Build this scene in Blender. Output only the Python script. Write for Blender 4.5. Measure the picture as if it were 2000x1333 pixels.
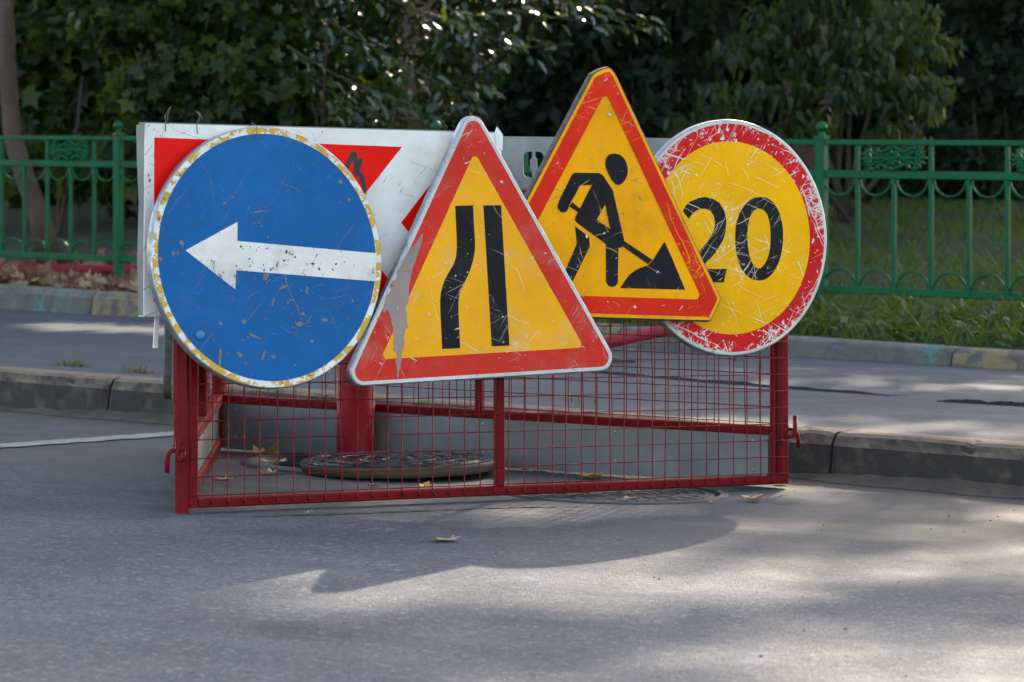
import bpy, math, random
import numpy as np
from mathutils import Vector, Matrix
from mathutils.geometry import tessellate_polygon
R = math.radians
random.seed(7); rng = np.random.default_rng(11)
sc = bpy.context.scene
for o in list(bpy.data.objects): bpy.data.objects.remove(o)

# ------------------------------------------------------------------ camera, sky, sun, exposure
HC = 0.86                                   # eye height: a crouching photographer with a long lens
cam = bpy.data.objects.new('camera', bpy.data.cameras.new('camera')); sc.collection.objects.link(cam)
cam.location = (0, 0, HC); cam.rotation_euler = (R(90), 0, 0)
cam.data.sensor_width = 36; cam.data.lens = 108; cam.data.shift_y = -0.13975
cam.data.clip_start = 0.1; cam.data.clip_end = 1500
cam.data.dof.use_dof = True; cam.data.dof.focus_distance = 8.6; cam.data.dof.aperture_fstop = 7.5
sc.camera = cam
SUN_AZ, SUN_EL = R(16.5), R(27.8)
world = bpy.data.worlds.new('World'); sc.world = world; world.use_nodes = True
wn = world.node_tree; sky = wn.nodes.new('ShaderNodeTexSky'); sky.sky_type = 'NISHITA'; sky.sun_disc = False
sky.sun_elevation = SUN_EL; sky.sun_rotation = SUN_AZ; sky.air_density = 0.85; sky.dust_density = 2.0; sky.ozone_density = 0.4
wn.nodes['Background'].inputs[1].default_value = 0.15
wn.links.new(sky.outputs[0], wn.nodes['Background'].inputs[0])
sdir = Vector((math.sin(SUN_AZ)*math.cos(SUN_EL), math.cos(SUN_AZ)*math.cos(SUN_EL), math.sin(SUN_EL)))
sun = bpy.data.objects.new('sun', bpy.data.lights.new('sun', 'SUN')); sc.collection.objects.link(sun)
sun.rotation_euler = sdir.to_track_quat('Z', 'Y').to_euler(); sun.location = sdir*60
sun.data.energy = 2.0; sun.data.angle = R(0.55); sun.data.color = (1.0, 0.93, 0.82)
sc.view_settings.view_transform = 'Standard'; sc.view_settings.look = 'None'
sc.view_settings.exposure = 2.34; sc.view_settings.gamma = 1.0
sc.view_settings.use_white_balance = True; sc.view_settings.white_balance_temperature = 7400; sc.view_settings.white_balance_tint = 10   # camera set for open shade
sc.render.engine = 'CYCLES'
sc.cycles.use_denoising = True
sc.cycles.max_bounces = 5; sc.cycles.diffuse_bounces = 2; sc.cycles.glossy_bounces = 2; sc.cycles.transmission_bounces = 3
sc.cycles.use_adaptive_sampling = True; sc.cycles.adaptive_threshold = 0.025
sc.cycles.use_light_tree = False
sc.cycles.sample_clamp_indirect = 6

# ------------------------------------------------------------------ helpers
K = 0.0212                                  # the street falls gently to the right
def G(x): return -K*x
def at(px, py, Y):                          # a point seen at (px,py) of the photograph, Y metres away
    return Vector(((px-1000)/6000*Y, Y, HC-(py-387)/6000*Y))
def on(px, py, z=0.0):                      # the same on a sheet z above the road
    Y = (HC-z)*6000/(py-K*(px-1000)-387); X = (px-1000)/6000*Y
    return Vector((X, Y, z+G(X)))
def link(o): sc.collection.objects.link(o); return o
def tag(o, label=None, cat=None, group=None, kind=None):
    for k, v in (('label', label), ('category', cat), ('group', group), ('kind', kind)):
        if v: o[k] = v
    return o
def empty(name, loc, label=None, cat=None, group=None, mw=None):
    o = link(bpy.data.objects.new(name, None)); o.empty_display_size = .1
    if mw is not None: o.matrix_world = mw
    else: o.location = loc
    return tag(o, label, cat, group)
def put(o, parent, local=False):
    if parent is not None:
        o.parent = parent
        if not local: o.matrix_parent_inverse = Matrix.Translation(parent.location).inverted()
    return o
def mesh(name, V, F, mat, smooth=False):
    me = bpy.data.meshes.new(name); me.from_pydata([tuple(v) for v in V], [], F); me.update()
    if mat: me.materials.append(mat)
    if smooth: me.polygons.foreach_set('use_smooth', [True]*len(me.polygons))
    return me
def obj(name, VF, mat, parent=None, local=False, smooth=False, loc=None):
    me = VF if isinstance(VF, bpy.types.Mesh) else mesh(name, VF[0], VF[1], mat, smooth)
    o = link(bpy.data.objects.new(name, me))
    if loc is not None: o.location = loc
    return put(o, parent, local)
def bigmesh(name, V, F, mat, smooth=False):  # V (n,3), F (m,k) arrays
    me = bpy.data.meshes.new(name); m, k = F.shape
    me.vertices.add(len(V)); me.vertices.foreach_set('co', np.ascontiguousarray(V, np.float32).ravel())
    me.loops.add(m*k); me.loops.foreach_set('vertex_index', np.ascontiguousarray(F, np.int32).ravel())
    me.polygons.add(m); me.polygons.foreach_set('loop_start', np.arange(0, m*k, k, dtype=np.int32))
    me.update(calc_edges=True); me.materials.append(mat)
    if smooth: me.polygons.foreach_set('use_smooth', [True]*m)
    return me
def join(*parts):
    V, F = [], []
    for v, f in parts:
        b = len(V); V += list(v); F += [tuple(i+b for i in q) for q in f]
    return V, F
def bar(p, q, w, h=None, up=(0, 0, 1), ch=.14):   # square tube from p to q with softened edges
    p, q = Vector(p), Vector(q); h = h or w; a = (q-p).normalized(); up = Vector(up)
    s = a.cross(up)
    if s.length < 1e-4: s = a.cross(Vector((0, 1, 0)))
    s.normalize(); u = s.cross(a); c = ch*min(w, h)
    prof = [(w/2-c, -h/2), (w/2, -h/2+c), (w/2, h/2-c), (w/2-c, h/2), (-w/2+c, h/2), (-w/2, h/2-c), (-w/2, -h/2+c), (-w/2+c, -h/2)]
    V = [e+s*x+u*y for e in (p, q) for x, y in prof]
    F = [(i, (i+1) % 8, 8+(i+1) % 8, 8+i) for i in range(8)]+[tuple(range(7, -1, -1)), tuple(range(8, 16))]
    return V, F
def post(p, q, ax, w, ch=.14): return bar(p, q, w, w, ax, ch)
def tube(pts, r, n=8, cap=True):
    pts = [Vector(p) for p in pts]; V, F = [], []; prev = None
    rr = r if isinstance(r, (list, tuple)) else [r]*len(pts)
    for i, p in enumerate(pts):
        t = (pts[min(i+1, len(pts)-1)]-pts[max(i-1, 0)]).normalized()
        s = t.cross(Vector((0, 0, 1)) if prev is None else prev)
        if prev is None:
            if s.length < .05: s = t.cross(Vector((0, 1, 0)))
            s.normalize(); u = s.cross(t)
        else:
            u = (prev-t*prev.dot(t)).normalized(); s = t.cross(u)
        prev = u
        for k in range(n):
            a = 2*math.pi*k/n; V.append(p+(s*math.cos(a)+u*math.sin(a))*rr[i])
    for i in range(len(pts)-1):
        for k in range(n): F.append((i*n+k, i*n+(k+1) % n, (i+1)*n+(k+1) % n, (i+1)*n+k))
    if cap: F += [tuple(range(n-1, -1, -1)), tuple((len(pts)-1)*n+k for k in range(n))]
    return V, F
def lathe(prof, n=48, c=(0, 0, 0), close=True):   # profile of (radius, z) about a vertical axis through c
    V, F = [], []; m = len(prof)
    for r, z in prof:
        for k in range(n):
            a = 2*math.pi*k/n; V.append(Vector((c[0]+r*math.cos(a), c[1]+r*math.sin(a), c[2]+z)))
    for i in range(m-1):
        for k in range(n): F.append((i*n+k, i*n+(k+1) % n, (i+1)*n+(k+1) % n, (i+1)*n+k))
    if close: F += [tuple(range(n-1, -1, -1)), tuple((m-1)*n+k for k in range(n))]
    return V, F
def area2(p): return sum(p[i-1][0]*p[i][1]-p[i][0]*p[i-1][1] for i in range(len(p)))
def slab(loops, z0, z1):                   # flat piece with holes between z0 (back) and z1 (front)
    L = [list(l) if (area2(l) > 0) == (i == 0) else list(l)[::-1] for i, l in enumerate(loops)]
    flat = [p for l in L for p in l]; n = len(flat)
    T = tessellate_polygon([[Vector((p[0], p[1], 0)) for p in l] for l in L])
    V = [(p[0], p[1], z1) for p in flat]+[(p[0], p[1], z0) for p in flat]; F = []
    for a, b, c in T:
        A, B, C = flat[a], flat[b], flat[c]
        if (B[0]-A[0])*(C[1]-A[1])-(B[1]-A[1])*(C[0]-A[0]) < 0: b, c = c, b
        F += [(a, b, c), (a+n, c+n, b+n)]
    k = 0
    for l in L:
        m = len(l); F += [(k+i, k+i+n, k+(i+1) % m+n, k+(i+1) % m) for i in range(m)]; k += m
    return V, F
def circ(r, n=96, cx=0, cy=0): return [(cx+r*math.cos(2*math.pi*i/n), cy+r*math.sin(2*math.pi*i/n)) for i in range(n)]
def rtri(h, r, n=10):                      # triangle of inradius h with corners rounded to r
    out = []
    for a in (90, 210, 330):
        d = 2*(h-r); cx, cy = d*math.cos(R(a)), d*math.sin(R(a))
        for i in range(n+1):
            b = R(a-60+120*i/n); out.append((cx+r*math.cos(b), cy+r*math.sin(b)))
    return out
def inset(poly, d):                        # shrink a convex polygon
    P = [Vector(p) for p in (poly if area2(poly) > 0 else poly[::-1])]; n = len(P); out = []
    for i in range(n):
        a, b, c = P[i-1], P[i], P[(i+1) % n]
        e1, e2 = (b-a).normalized(), (c-b).normalized(); n1, n2 = Vector((-e1.y, e1.x)), Vector((-e2.y, e2.x))
        bi = n1+n2; bi = bi/max(.3, bi.dot(n1)); out.append(tuple(b+bi*d))
    return out
def stack(rings, front=True, back=True):   # rings of equal length: list of (poly, z)
    n = len(rings[0][0]); V = [(p[0], p[1], z) for poly, z in rings for p in poly]; F = []
    for i in range(len(rings)-1):
        F += [(i*n+k, i*n+(k+1) % n, (i+1)*n+(k+1) % n, (i+1)*n+k) for k in range(n)]
    if front: F.append(tuple(range(n))[::-1])
    if back: F.append(tuple((len(rings)-1)*n+k for k in range(n)))
    return V, F

# ------------------------------------------------------------------ materials
def nm(name):
    m = bpy.data.materials.new(name); m.use_nodes = True; nt = m.node_tree
    return m, nt, nt.nodes['Principled BSDF']
def nd(nt, typ, ins=None, **kw):
    n = nt.nodes.new('ShaderNode'+typ)
    for k, v in kw.items(): setattr(n, k, v)
    for k, v in (ins or {}).items():
        s = n.inputs[k]
        if hasattr(v, 'is_output'): nt.links.new(v, s)
        else: s.default_value = v
    return n
def coord(nt, sx=1, sy=1, sz=1, rot=(0, 0, 0), gen='Object'):
    tc = nd(nt, 'TexCoord'); mp = nd(nt, 'Mapping', {'Vector': tc.outputs[gen], 'Scale': (sx, sy, sz), 'Rotation': rot}); return mp.outputs[0]
def noise(nt, vec, scale, detail=3, rough=.55):
    return nd(nt, 'TexNoise', {'Vector': vec, 'Scale': scale, 'Detail': detail, 'Roughness': rough}).outputs['Fac']
def rmp(nt, v, a, b, lo=0., hi=1.):
    return nd(nt, 'MapRange', {'Value': v, 'From Min': a, 'From Max': b, 'To Min': lo, 'To Max': hi}).outputs[0]
def mix(nt, f, a, b, mode='MIX'):
    n = nd(nt, 'Mix', data_type='RGBA', blend_type=mode)
    for i, v in ((0, f), (6, a), (7, b)):
        s = n.inputs[i]
        if hasattr(v, 'is_output'): nt.links.new(v, s)
        else: s.default_value = v if i == 0 else tuple(v)+((1,) if len(v) == 3 else ())
    return n.outputs[2]
def mth(nt, op, a, b=0.):
    n = nd(nt, 'Math', operation=op)
    for i, v in ((0, a), (1, b)):
        if hasattr(v, 'is_output'): nt.links.new(v, n.inputs[i])
        else: n.inputs[i].default_value = v
    return n.outputs[0]
def bump(nt, b, h, strength, dist=.01, prev=None):
    n = nd(nt, 'Bump', {'Height': h, 'Strength': strength, 'Distance': dist})
    if prev is not None: nt.links.new(prev, n.inputs['Normal'])
    nt.links.new(n.outputs[0], b.inputs['Normal']); return n.outputs[0]
def setc(nt, b, c): nt.links.new(c, b.inputs['Base Color'])

def painted(name, col, under, chips=.3, scratch=.3, dirt=.25, rough=.42, dcol=(.10, .085, .065), cs=38, seed=0, edge=None, second=None, dents=.25):
    """sign sheeting: colour, grime, knocked-off chips and scratches that show what lies under it"""
    m, nt, b = nm(name)
    v = coord(nt); tc = nd(nt, 'Mapping', {'Vector': v, 'Location': (seed*1.7, seed*.9, seed*.37)}).outputs[0]
    c = mix(nt, rmp(nt, noise(nt, tc, 3.1, 5, .65), .3, .7), tuple(x*.82 for x in col), tuple(min(1, x*1.1) for x in col))
    if second:                                # flaked second colour showing in blotches
        c = mix(nt, rmp(nt, noise(nt, tc, second[2], 5, .65), second[1]-.012, second[1]+.012), c, second[0])
    big = noise(nt, tc, 4.5, 3)
    if dirt:
        dm = mth(nt, 'MULTIPLY', rmp(nt, noise(nt, tc, 9, 8, .7), .48, .75), rmp(nt, big, .35, .65))
        c = mix(nt, mth(nt, 'MULTIPLY', dm, dirt), c, dcol)
        sm = rmp(nt, noise(nt, tc, 120, 3, .7), .62, .72)
        c = mix(nt, mth(nt, 'MULTIPLY', sm, dirt*.7), c, dcol)
    shift = rmp(nt, big, .3, .7, -.07, .06)
    if edge:                                  # more wear towards the rim of a disc
        sp = nd(nt, 'SeparateXYZ', {0: v}); rad = mth(nt, 'SQRT', mth(nt, 'ADD', mth(nt, 'POWER', sp.outputs[0], 2), mth(nt, 'POWER', sp.outputs[1], 2)))
        shift = mth(nt, 'ADD', shift, rmp(nt, rad, edge[0], edge[1], 0, edge[2]))
    mk = None
    if chips:
        t = .70-.10*chips
        mk = rmp(nt, mth(nt, 'ADD', noise(nt, tc, cs, 7, .68), shift), t, t+.012)
    if scratch:
        for i, (a, sx, sy) in enumerate(((.35, 3, 190), (2.2, 5, 230), (1.15, 4, 150), (2.75, 7, 260))):
            w = nd(nt, 'Mapping', {'Vector': tc, 'Rotation': (0, 0, a)}).outputs[0]
            w = nd(nt, 'Mapping', {'Vector': w, 'Scale': (sx, sy, 1), 'Location': (i*3.3, i, 0)}).outputs[0]
            wob = nd(nt, 'VectorMath', {0: w, 1: nd(nt, 'VectorMath', {0: nd(nt, 'TexNoise', {'Vector': tc, 'Scale': 7., 'Detail': 2.}).outputs['Color'], 1: (1.6, 9., 0)}, operation='MULTIPLY').outputs[0]}, operation='ADD').outputs[0]
            t = .745-.09*scratch
            s = rmp(nt, mth(nt, 'ADD', noise(nt, wob, 1, 2, .5), shift), t, t+.02)
            mk = s if mk is None else mth(nt, 'MAXIMUM', mk, s)
    if mk is not None: c = mix(nt, mth(nt, 'MULTIPLY', mk, .92), c, under)
    setc(nt, b, c); b.inputs['Specular IOR Level'].default_value = .10
    nt.links.new(rmp(nt, noise(nt, tc, 14, 5), .3, .7, rough-.1, rough+.18), b.inputs['Roughness'])
    if dents:
        hh = mth(nt, 'ADD', noise(nt, tc, 5.5, 2), mth(nt, 'MULTIPLY', noise(nt, tc, 30, 3), .06))
        bump(nt, b, hh, dents, .012)
    return m
def metal(name, col, rough=.5, met=.8, grime=.4, seed=0, scale=6):
    m, nt, b = nm(name); v = coord(nt)
    c = mix(nt, rmp(nt, noise(nt, v, scale, 6, .65), .35, .7), col, tuple(x*(1-grime) for x in col))
    c = mix(nt, mth(nt, 'MULTIPLY', rmp(nt, noise(nt, v, scale*7, 5, .7), .6, .7), grime*.6), c, (.16, .10, .06))
    setc(nt, b, c); b.inputs['Metallic'].default_value = met
    nt.links.new(rmp(nt, noise(nt, v, scale*2, 4), .3, .7, rough-.12, rough+.15), b.inputs['Roughness'])
    bump(nt, b, noise(nt, v, scale*1.5, 3), .15, .01); return m
def enamel(name, col, rust=(.13, .07, .05), amt=.3, rough=.4, scale=14, worn=None):
    m, nt, b = nm(name); v = coord(nt)
    c = mix(nt, rmp(nt, noise(nt, v, 5, 5), .3, .7), tuple(x*.8 for x in col), tuple(min(1, x*1.15) for x in col))
    t = .72-.12*amt
    c = mix(nt, rmp(nt, noise(nt, v, scale, 7, .7), t, t+.025), c, rust)
    if worn: c = mix(nt, rmp(nt, noise(nt, v, 9, 6, .7), worn[1], worn[1]+.08, 0, .7), c, worn[0])
    setc(nt, b, c); nt.links.new(rmp(nt, noise(nt, v, 20, 4), .3, .7, rough-.1, rough+.2), b.inputs['Roughness'])
    b.inputs['Specular IOR Level'].default_value = .13; bump(nt, b, noise(nt, v, 160, 3), .12, .004); return m

def asphalt(name, base, dirt_line=None, agg=1., seed=0., worn=None):
    """open-grained asphalt; towards a kerb it is worn smooth and dusty"""
    m, nt, b = nm(name); v = coord(nt); v = nd(nt, 'Mapping', {'Vector': v, 'Location': (seed, seed*.6, 0)}).outputs[0]
    vo = nd(nt, 'TexVoronoi', {'Vector': v, 'Scale': 175.}); vo2 = nd(nt, 'TexVoronoi', {'Vector': v, 'Scale': 80.})
    g = nd(nt, 'SeparateColor', {0: vo.outputs['Color']}).outputs[0]; g2 = nd(nt, 'SeparateColor', {0: vo2.outputs['Color']}).outputs[0]
    af = nd(nt, 'Value'); af.outputs[0].default_value = agg; af = af.outputs[0]; dd = None
    if dirt_line:
        nx, ny, d0, w = dirt_line; p = nd(nt, 'NewGeometry').outputs['Position']
        dd = mth(nt, 'SUBTRACT', d0, nd(nt, 'VectorMath', {0: p, 1: (nx, ny, 0)}, operation='DOT_PRODUCT').outputs['Value'])
        wide = mth(nt, 'ADD', dd, rmp(nt, noise(nt, v, .9, 5, .6), .3, .7, -.7, .7))
        far = rmp(nt, wide, .9, 2.9); af = mth(nt, 'MULTIPLY', rmp(nt, wide, .9, 3.0, .2, 1.05), agg)
        dd = mth(nt, 'ADD', dd, rmp(nt, noise(nt, v, 6, 6, .65), .3, .7, -.10, .10))
    c = mix(nt, rmp(nt, noise(nt, v, 1.3, 7, .6), .32, .68), tuple(x*.86 for x in base), tuple(x*1.12 for x in base))
    if dirt_line: c = mix(nt, far, worn, c)
    sm = lambda f, k: mth(nt, 'MULTIPLY', mth(nt, 'MULTIPLY', f, k), af)
    c = mix(nt, sm(rmp(nt, g, .0, .4, 1, 0), .5), c, tuple(x*.45 for x in base))
    c = mix(nt, sm(rmp(nt, g, .82, .98), .5), c, (.22, .225, .23))
    c = mix(nt, sm(rmp(nt, g2, .94, .98), .4), c, (.25, .24, .23))
    c = mix(nt, sm(rmp(nt, g2, .0, .04, 1, 0), .7), c, (.02, .02, .022))
    c = mix(nt, rmp(nt, noise(nt, v, 7, 6, .7), .54, .72, 0, .3), c, (.058, .052, .045))
    st = nd(nt, 'Mapping', {'Vector': v, 'Rotation': (0, 0, .5)}).outputs[0]; st = nd(nt, 'Mapping', {'Vector': st, 'Scale': (.35, 2.4, 1)}).outputs[0]
    c = mix(nt, rmp(nt, noise(nt, st, 2.0, 6, .62), .52, .72, 0, .45), c, tuple(x*.55 for x in base))   # tyre-worn streaks
    c = mix(nt, rmp(nt, noise(nt, st, 3.1, 5, .6), .30, .44, .35, 0), c, tuple(x*1.5 for x in base))
    if dirt_line: c = mix(nt, rmp(nt, dd, 0, w, .9, 0), c, (.075, .053, .034))      # sand and grime washed up along the kerb
    setc(nt, b, c); b.inputs['Specular IOR Level'].default_value = .15
    nt.links.new(rmp(nt, noise(nt, v, 3, 5), .3, .7, .68, .9), b.inputs['Roughness'])
    h = mth(nt, 'MULTIPLY', mth(nt, 'ADD', mth(nt, 'MULTIPLY', vo.outputs['Distance'], -.6), mth(nt, 'MULTIPLY', g2, .25)), af)
    p = bump(nt, b, h, .9, .006); bump(nt, b, noise(nt, v, 2.5, 4), .35, .02, p); return m
def concrete(name, base, stain=(.05, .045, .038), paint=None, amt=.5):
    m, nt, b = nm(name); v = coord(nt)
    c = mix(nt, rmp(nt, noise(nt, v, 8, 8, .7), .3, .7), tuple(x*.7 for x in base), tuple(min(1, x*1.2) for x in base))
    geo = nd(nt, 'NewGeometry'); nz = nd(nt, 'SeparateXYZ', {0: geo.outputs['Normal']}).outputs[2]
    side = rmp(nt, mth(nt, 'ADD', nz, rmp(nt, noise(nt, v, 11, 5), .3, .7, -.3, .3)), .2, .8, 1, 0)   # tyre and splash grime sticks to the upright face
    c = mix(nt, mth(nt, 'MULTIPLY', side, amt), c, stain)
    st = rmp(nt, noise(nt, nd(nt, 'Mapping', {'Vector': v, 'Scale': (14, 14, 2)}).outputs[0], 1, 6, .7), .5, .7)
    c = mix(nt, mth(nt, 'MULTIPLY', st, .5), c, tuple(x*.35 for x in base))
    if paint: c = mix(nt, rmp(nt, noise(nt, v, paint[2], 7, .72), paint[1], paint[1]+.05, 0, .8), c, paint[0])
    c = mix(nt, rmp(nt, noise(nt, v, 120, 3, .6), .66, .74, 0, .3), c, (.30, .27, .23))
    setc(nt, b, c); b.inputs['Roughness'].default_value = .82
    p = bump(nt, b, noise(nt, v, 90, 7, .75), .8, .006); bump(nt, b, noise(nt, v, 9, 4), .4, .02, p); return m
def leafmat(name, cols, rough=.38, trans=.35, spec=.5, tcol=None):
    m, nt, b = nm(name); geo = nd(nt, 'NewGeometry'); r = geo.outputs['Random Per Island']
    cr = nd(nt, 'ValToRGB', {0: r}); e = cr.color_ramp
    while len(e.elements) < len(cols): e.elements.new(.5)
    for i, c in enumerate(cols):
        e.elements[i].position = i/(len(cols)-1); e.elements[i].color = tuple(c)+(1,)
    setc(nt, b, cr.outputs[0]); b.inputs['Roughness'].default_value = rough; b.inputs['Specular IOR Level'].default_value = spec
    if trans:
        t = nd(nt, 'BsdfTranslucent', {'Color': mix(nt, .6, cr.outputs[0], tcol or (.22, .30, .03))})
        ms = nd(nt, 'MixShader', {0: trans, 1: b.outputs[0], 2: t.outputs[0]})
        nt.links.new(ms.outputs[0], nt.nodes['Material Output'].inputs['Surface'])
    return m
def plain(name, col, rough=.6, met=0.):
    m, nt, b = nm(name); v = coord(nt)
    setc(nt, b, mix(nt, rmp(nt, noise(nt, v, 18, 6, .65), .3, .7), tuple(x*.75 for x in col), tuple(min(1, x*1.2) for x in col)))
    b.inputs['Roughness'].default_value = rough; b.inputs['Metallic'].default_value = met; return m
def ground_mat(name, a, bcol, c3, sc_=3.):
    m, nt, b = nm(name); v = coord(nt)
    c = mix(nt, rmp(nt, noise(nt, v, sc_, 7, .7), .38, .62), a, bcol)
    c = mix(nt, rmp(nt, noise(nt, v, sc_*.35, 4), .5, .62), c, c3)
    setc(nt, b, c); b.inputs['Roughness'].default_value = .95; bump(nt, b, noise(nt, v, 25, 6, .7), .8, .03); return m

MT = {}
MT['road'] = asphalt('road_asphalt', (.070, .077, .092), dirt_line=(.617, .787, .617*1.525+.787*9.15, .30), agg=1., worn=(.060, .059, .058))
MT['walk'] = asphalt('walk_asphalt', (.064, .069, .079), agg=.45, seed=4.)
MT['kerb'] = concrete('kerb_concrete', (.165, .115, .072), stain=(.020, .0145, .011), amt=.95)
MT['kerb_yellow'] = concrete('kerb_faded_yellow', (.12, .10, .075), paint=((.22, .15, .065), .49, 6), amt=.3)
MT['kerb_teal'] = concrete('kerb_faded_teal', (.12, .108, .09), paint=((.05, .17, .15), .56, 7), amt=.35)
MT['line'] = concrete('worn_line_paint', (.21, .20, .18), amt=0)
MT['soil'] = ground_mat('verge_soil', (.04, .03, .02), (.065, .048, .033), (.025, .028, .012))
MT['lawn'] = ground_mat('lawn_soil', (.022, .030, .010), (.048, .037, .02), (.02, .03, .009), 1.6)
MT['crack'] = plain('crack_tar', (.018, .016, .015), .9)
MT['iron'] = metal('cast_iron', (.085, .08, .075), .30, .6, .5, scale=9)
MT['wet_iron'] = metal('wet_iron', (.11, .105, .10), .2, .75, .5, scale=12)
MT['dusty_iron'] = plain('dusty_iron', (.045, .042, .038), .9)
MT['iron_side'] = plain('muddy_iron', (.085, .064, .042), .9)
MT['shaft'] = plain('shaft_concrete', (.03, .028, .026), .95)
MT['green'] = enamel('green_enamel', (.0, .074, .028), (.04, .07, .05), .10, .34, 22, worn=((.06, .13, .09), .72))
MT['red'] = enamel('red_enamel', (.155, .003, .005), (.10, .035, .025), .22, .42, 30)
MT['redpipe'] = enamel('red_pipe_enamel', (.24, .006, .008), (.11, .095, .09), 1.0, .4, 26)
MT['redbar'] = enamel('red_bar_enamel', (.24, .02, .03), (.12, .05, .045), .3, .45, 12)
MT['galv'] = metal('galvanised_sheet', (.23, .235, .225), .5, .55, .35, scale=4)
MT['steel'] = metal('sign_rim_steel', (.42, .43, .44), .38, .75, .5, scale=18)
MT['darksteel'] = metal('sign_back_steel', (.085, .095, .11), .45, .7, .3, scale=6)
MT['rustrim'] = metal('rusty_rim', (.10, .078, .06), .7, .3, .5, scale=30)
MT['wire'] = metal('tie_wire', (.20, .16, .14), .5, .8, .4, scale=40)
MT['rubber'] = plain('black_rubber', (.02, .023, .027), .5)
MT['ink'] = plain('marker_ink', (.012, .010, .012), .5)

# ------------------------------------------------------------------ layout
A = Vector((-.88, 8.19)); B = Vector((.83, 9.29)); C = Vector((-.978, 10.22))   # corners of the three-sided barrier
NK0 = Vector((1.525, 9.15)); NE = Vector((-.787, .617)); NN = Vector((.617, .787))       # near kerb line, leftwards, away
FK0 = Vector((2.24, 13.43)); FE = Vector((-5.215, 4.42)).normalized(); FN = Vector((-FE.y*-1, -FE.x))  # far kerb
FN = Vector((FE.y, -FE.x))
P1 = Vector((-2.46, 19.2)); P3 = Vector((1.596, 15.83)); PE = (P3-P1).normalized(); PN = Vector((-PE.y, PE.x))
def w3(p, z): return Vector((p.x, p.y, z+G(p.x)))
HZ = .155                                                              # pavement level above the road
def kerb_h(s): return .078+.0085*s                                      # far kerb stands higher to the left
def land_z(p):                                                          # ground beyond the far kerb
    s = (p-P1).dot(PN)
    if s < 0: return .275+max(s, -1.3)*.055
    return .275+.085*max(0, min(s, 7.)-.8)+.02*max(0, min(s-7, 20))
def rough_z(p): return .03*math.sin(p.x*3.1+p.y*1.7)*min(1, max(.2, (p-P1).dot(PN)*.4))

HOLE = Vector((-.47, 9.78)); HR = .318
# ------------------------------------------------------------------ the setting
def sheet(name, pts, z, mat, hole=None):
    loops = [[(p.x, p.y) for p in pts]]
    if hole: loops += hole
    V, F = slab(loops, 0, 0); n = len(V)//2
    V = [(v[0], v[1], z+G(v[0])) for v in V[:n]]; F = [f for f in F if max(f) < n]
    return tag(obj(name, (V, F), mat), kind='structure')
sheet('ground', [Vector((-300, -300)), Vector((300, -300)), Vector((300, 500)), Vector((-300, 500))], -.9, MT['soil'])
M2 = Vector((.296, 9.02)); M2R = .338
road = sheet('road', [NK0-NE*40+NN*.02, NK0+NE*40+NN*.02, Vector((-60, 10)), Vector((-60, -40)), Vector((60, -40)), Vector((60, -8))], 0, MT['road'],
             [circ(HR, 48, HOLE.x, HOLE.y), circ(M2R, 48, M2.x, M2.y)])
walk = sheet('sidewalk', [NK0-NE*40+NN*.14, NK0+NE*40+NN*.14, FK0+FE*40+FN*.03, FK0-FE*40+FN*.03], HZ-.004, MT['walk'])
def line_sheet(name, pts, z, mat, hw, n=40, jit=.0, ends=True):
    V, F = [], []; pts = [Vector(p) for p in pts]
    L = [0]
    for i in range(1, len(pts)): L.append(L[-1]+(pts[i]-pts[i-1]).length)
    for i in range(n+1):
        t = L[-1]*i/n; k = max(j for j in range(len(L)) if L[j] <= t+1e-9); k = min(k, len(pts)-2)
        p = pts[k].lerp(pts[k+1], (t-L[k])/max(1e-6, L[k+1]-L[k])); e = (pts[k+1]-pts[k]).normalized(); s = Vector((-e.y, e.x))
        w = hw*(1+random.uniform(-jit, jit)); sh = random.uniform(-jit, jit)*hw*.8
        if ends: w *= min(1, 5*min(i, n-i)/n+.12)
        for q in (p+s*(w+sh), p-s*(w-sh)): V.append((q.x, q.y, z+G(q.x)))
    F = [(2*i, 2*i+1, 2*i+3, 2*i+2) for i in range(n)]
    return tag(obj(name, (V, F), mat), kind='structure')
line_sheet('painted_line', [on(-250, 893).xy, on(0, 873).xy, on(345, 849).xy, on(400, 845).xy], .004, MT['line'], .062, 40, .15, False)
def lip(pts, hmax, n=50):                   # broken edge of an old asphalt layer: a dark little step with the layer sloping away behind it
    V, F, V2 = [], [], []; pts = [Vector(p) for p in pts]
    for i in range(n+1):
        q = i/n*(len(pts)-1); k = min(int(q), len(pts)-2); p = pts[k].lerp(pts[k+1], q-k)+NN*random.uniform(-.012, .012)
        h = hmax*min(1, 6*min(i, n-i)/n)*(.75+.3*math.sin(i*.5)*math.sin(i*.23+1)+random.uniform(-.08, .08))+.0012
        V += [(p.x, p.y, HZ-.006+G(p.x)), (p.x+.004, p.y+.006, HZ-.002+h+G(p.x))]
        r = p+NN*.28; V2 += [(p.x+.004, p.y+.0061, HZ-.002+h+G(p.x)), (r.x, r.y, HZ-.0065+G(r.x))]
    F = [(2*i, 2*i+2, 2*i+3, 2*i+1) for i in range(n)]
    root = tag(empty('asphalt_step', (pts[0].x, pts[0].y, HZ)), kind='structure')
    obj('broken_edge', (V, F), MT['crack'], root); obj('upper_layer', (V2, F), MT['walk'], root, smooth=True)
lip([on(1100, 722, HZ).xy, on(1230, 733, HZ).xy, on(1380, 746, HZ).xy, on(1560, 760, HZ).xy, on(1740, 772, HZ).xy], .012)
lip([on(1825, 783, HZ).xy, on(1990, 792, HZ).xy, on(2200, 806, HZ).xy], .015)
line_sheet('road_seam', [on(430, 1012).xy, on(700, 1004).xy, on(1000, 992).xy, on(1180, 990).xy], .003, MT['crack'], .010, 60, .6)

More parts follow.
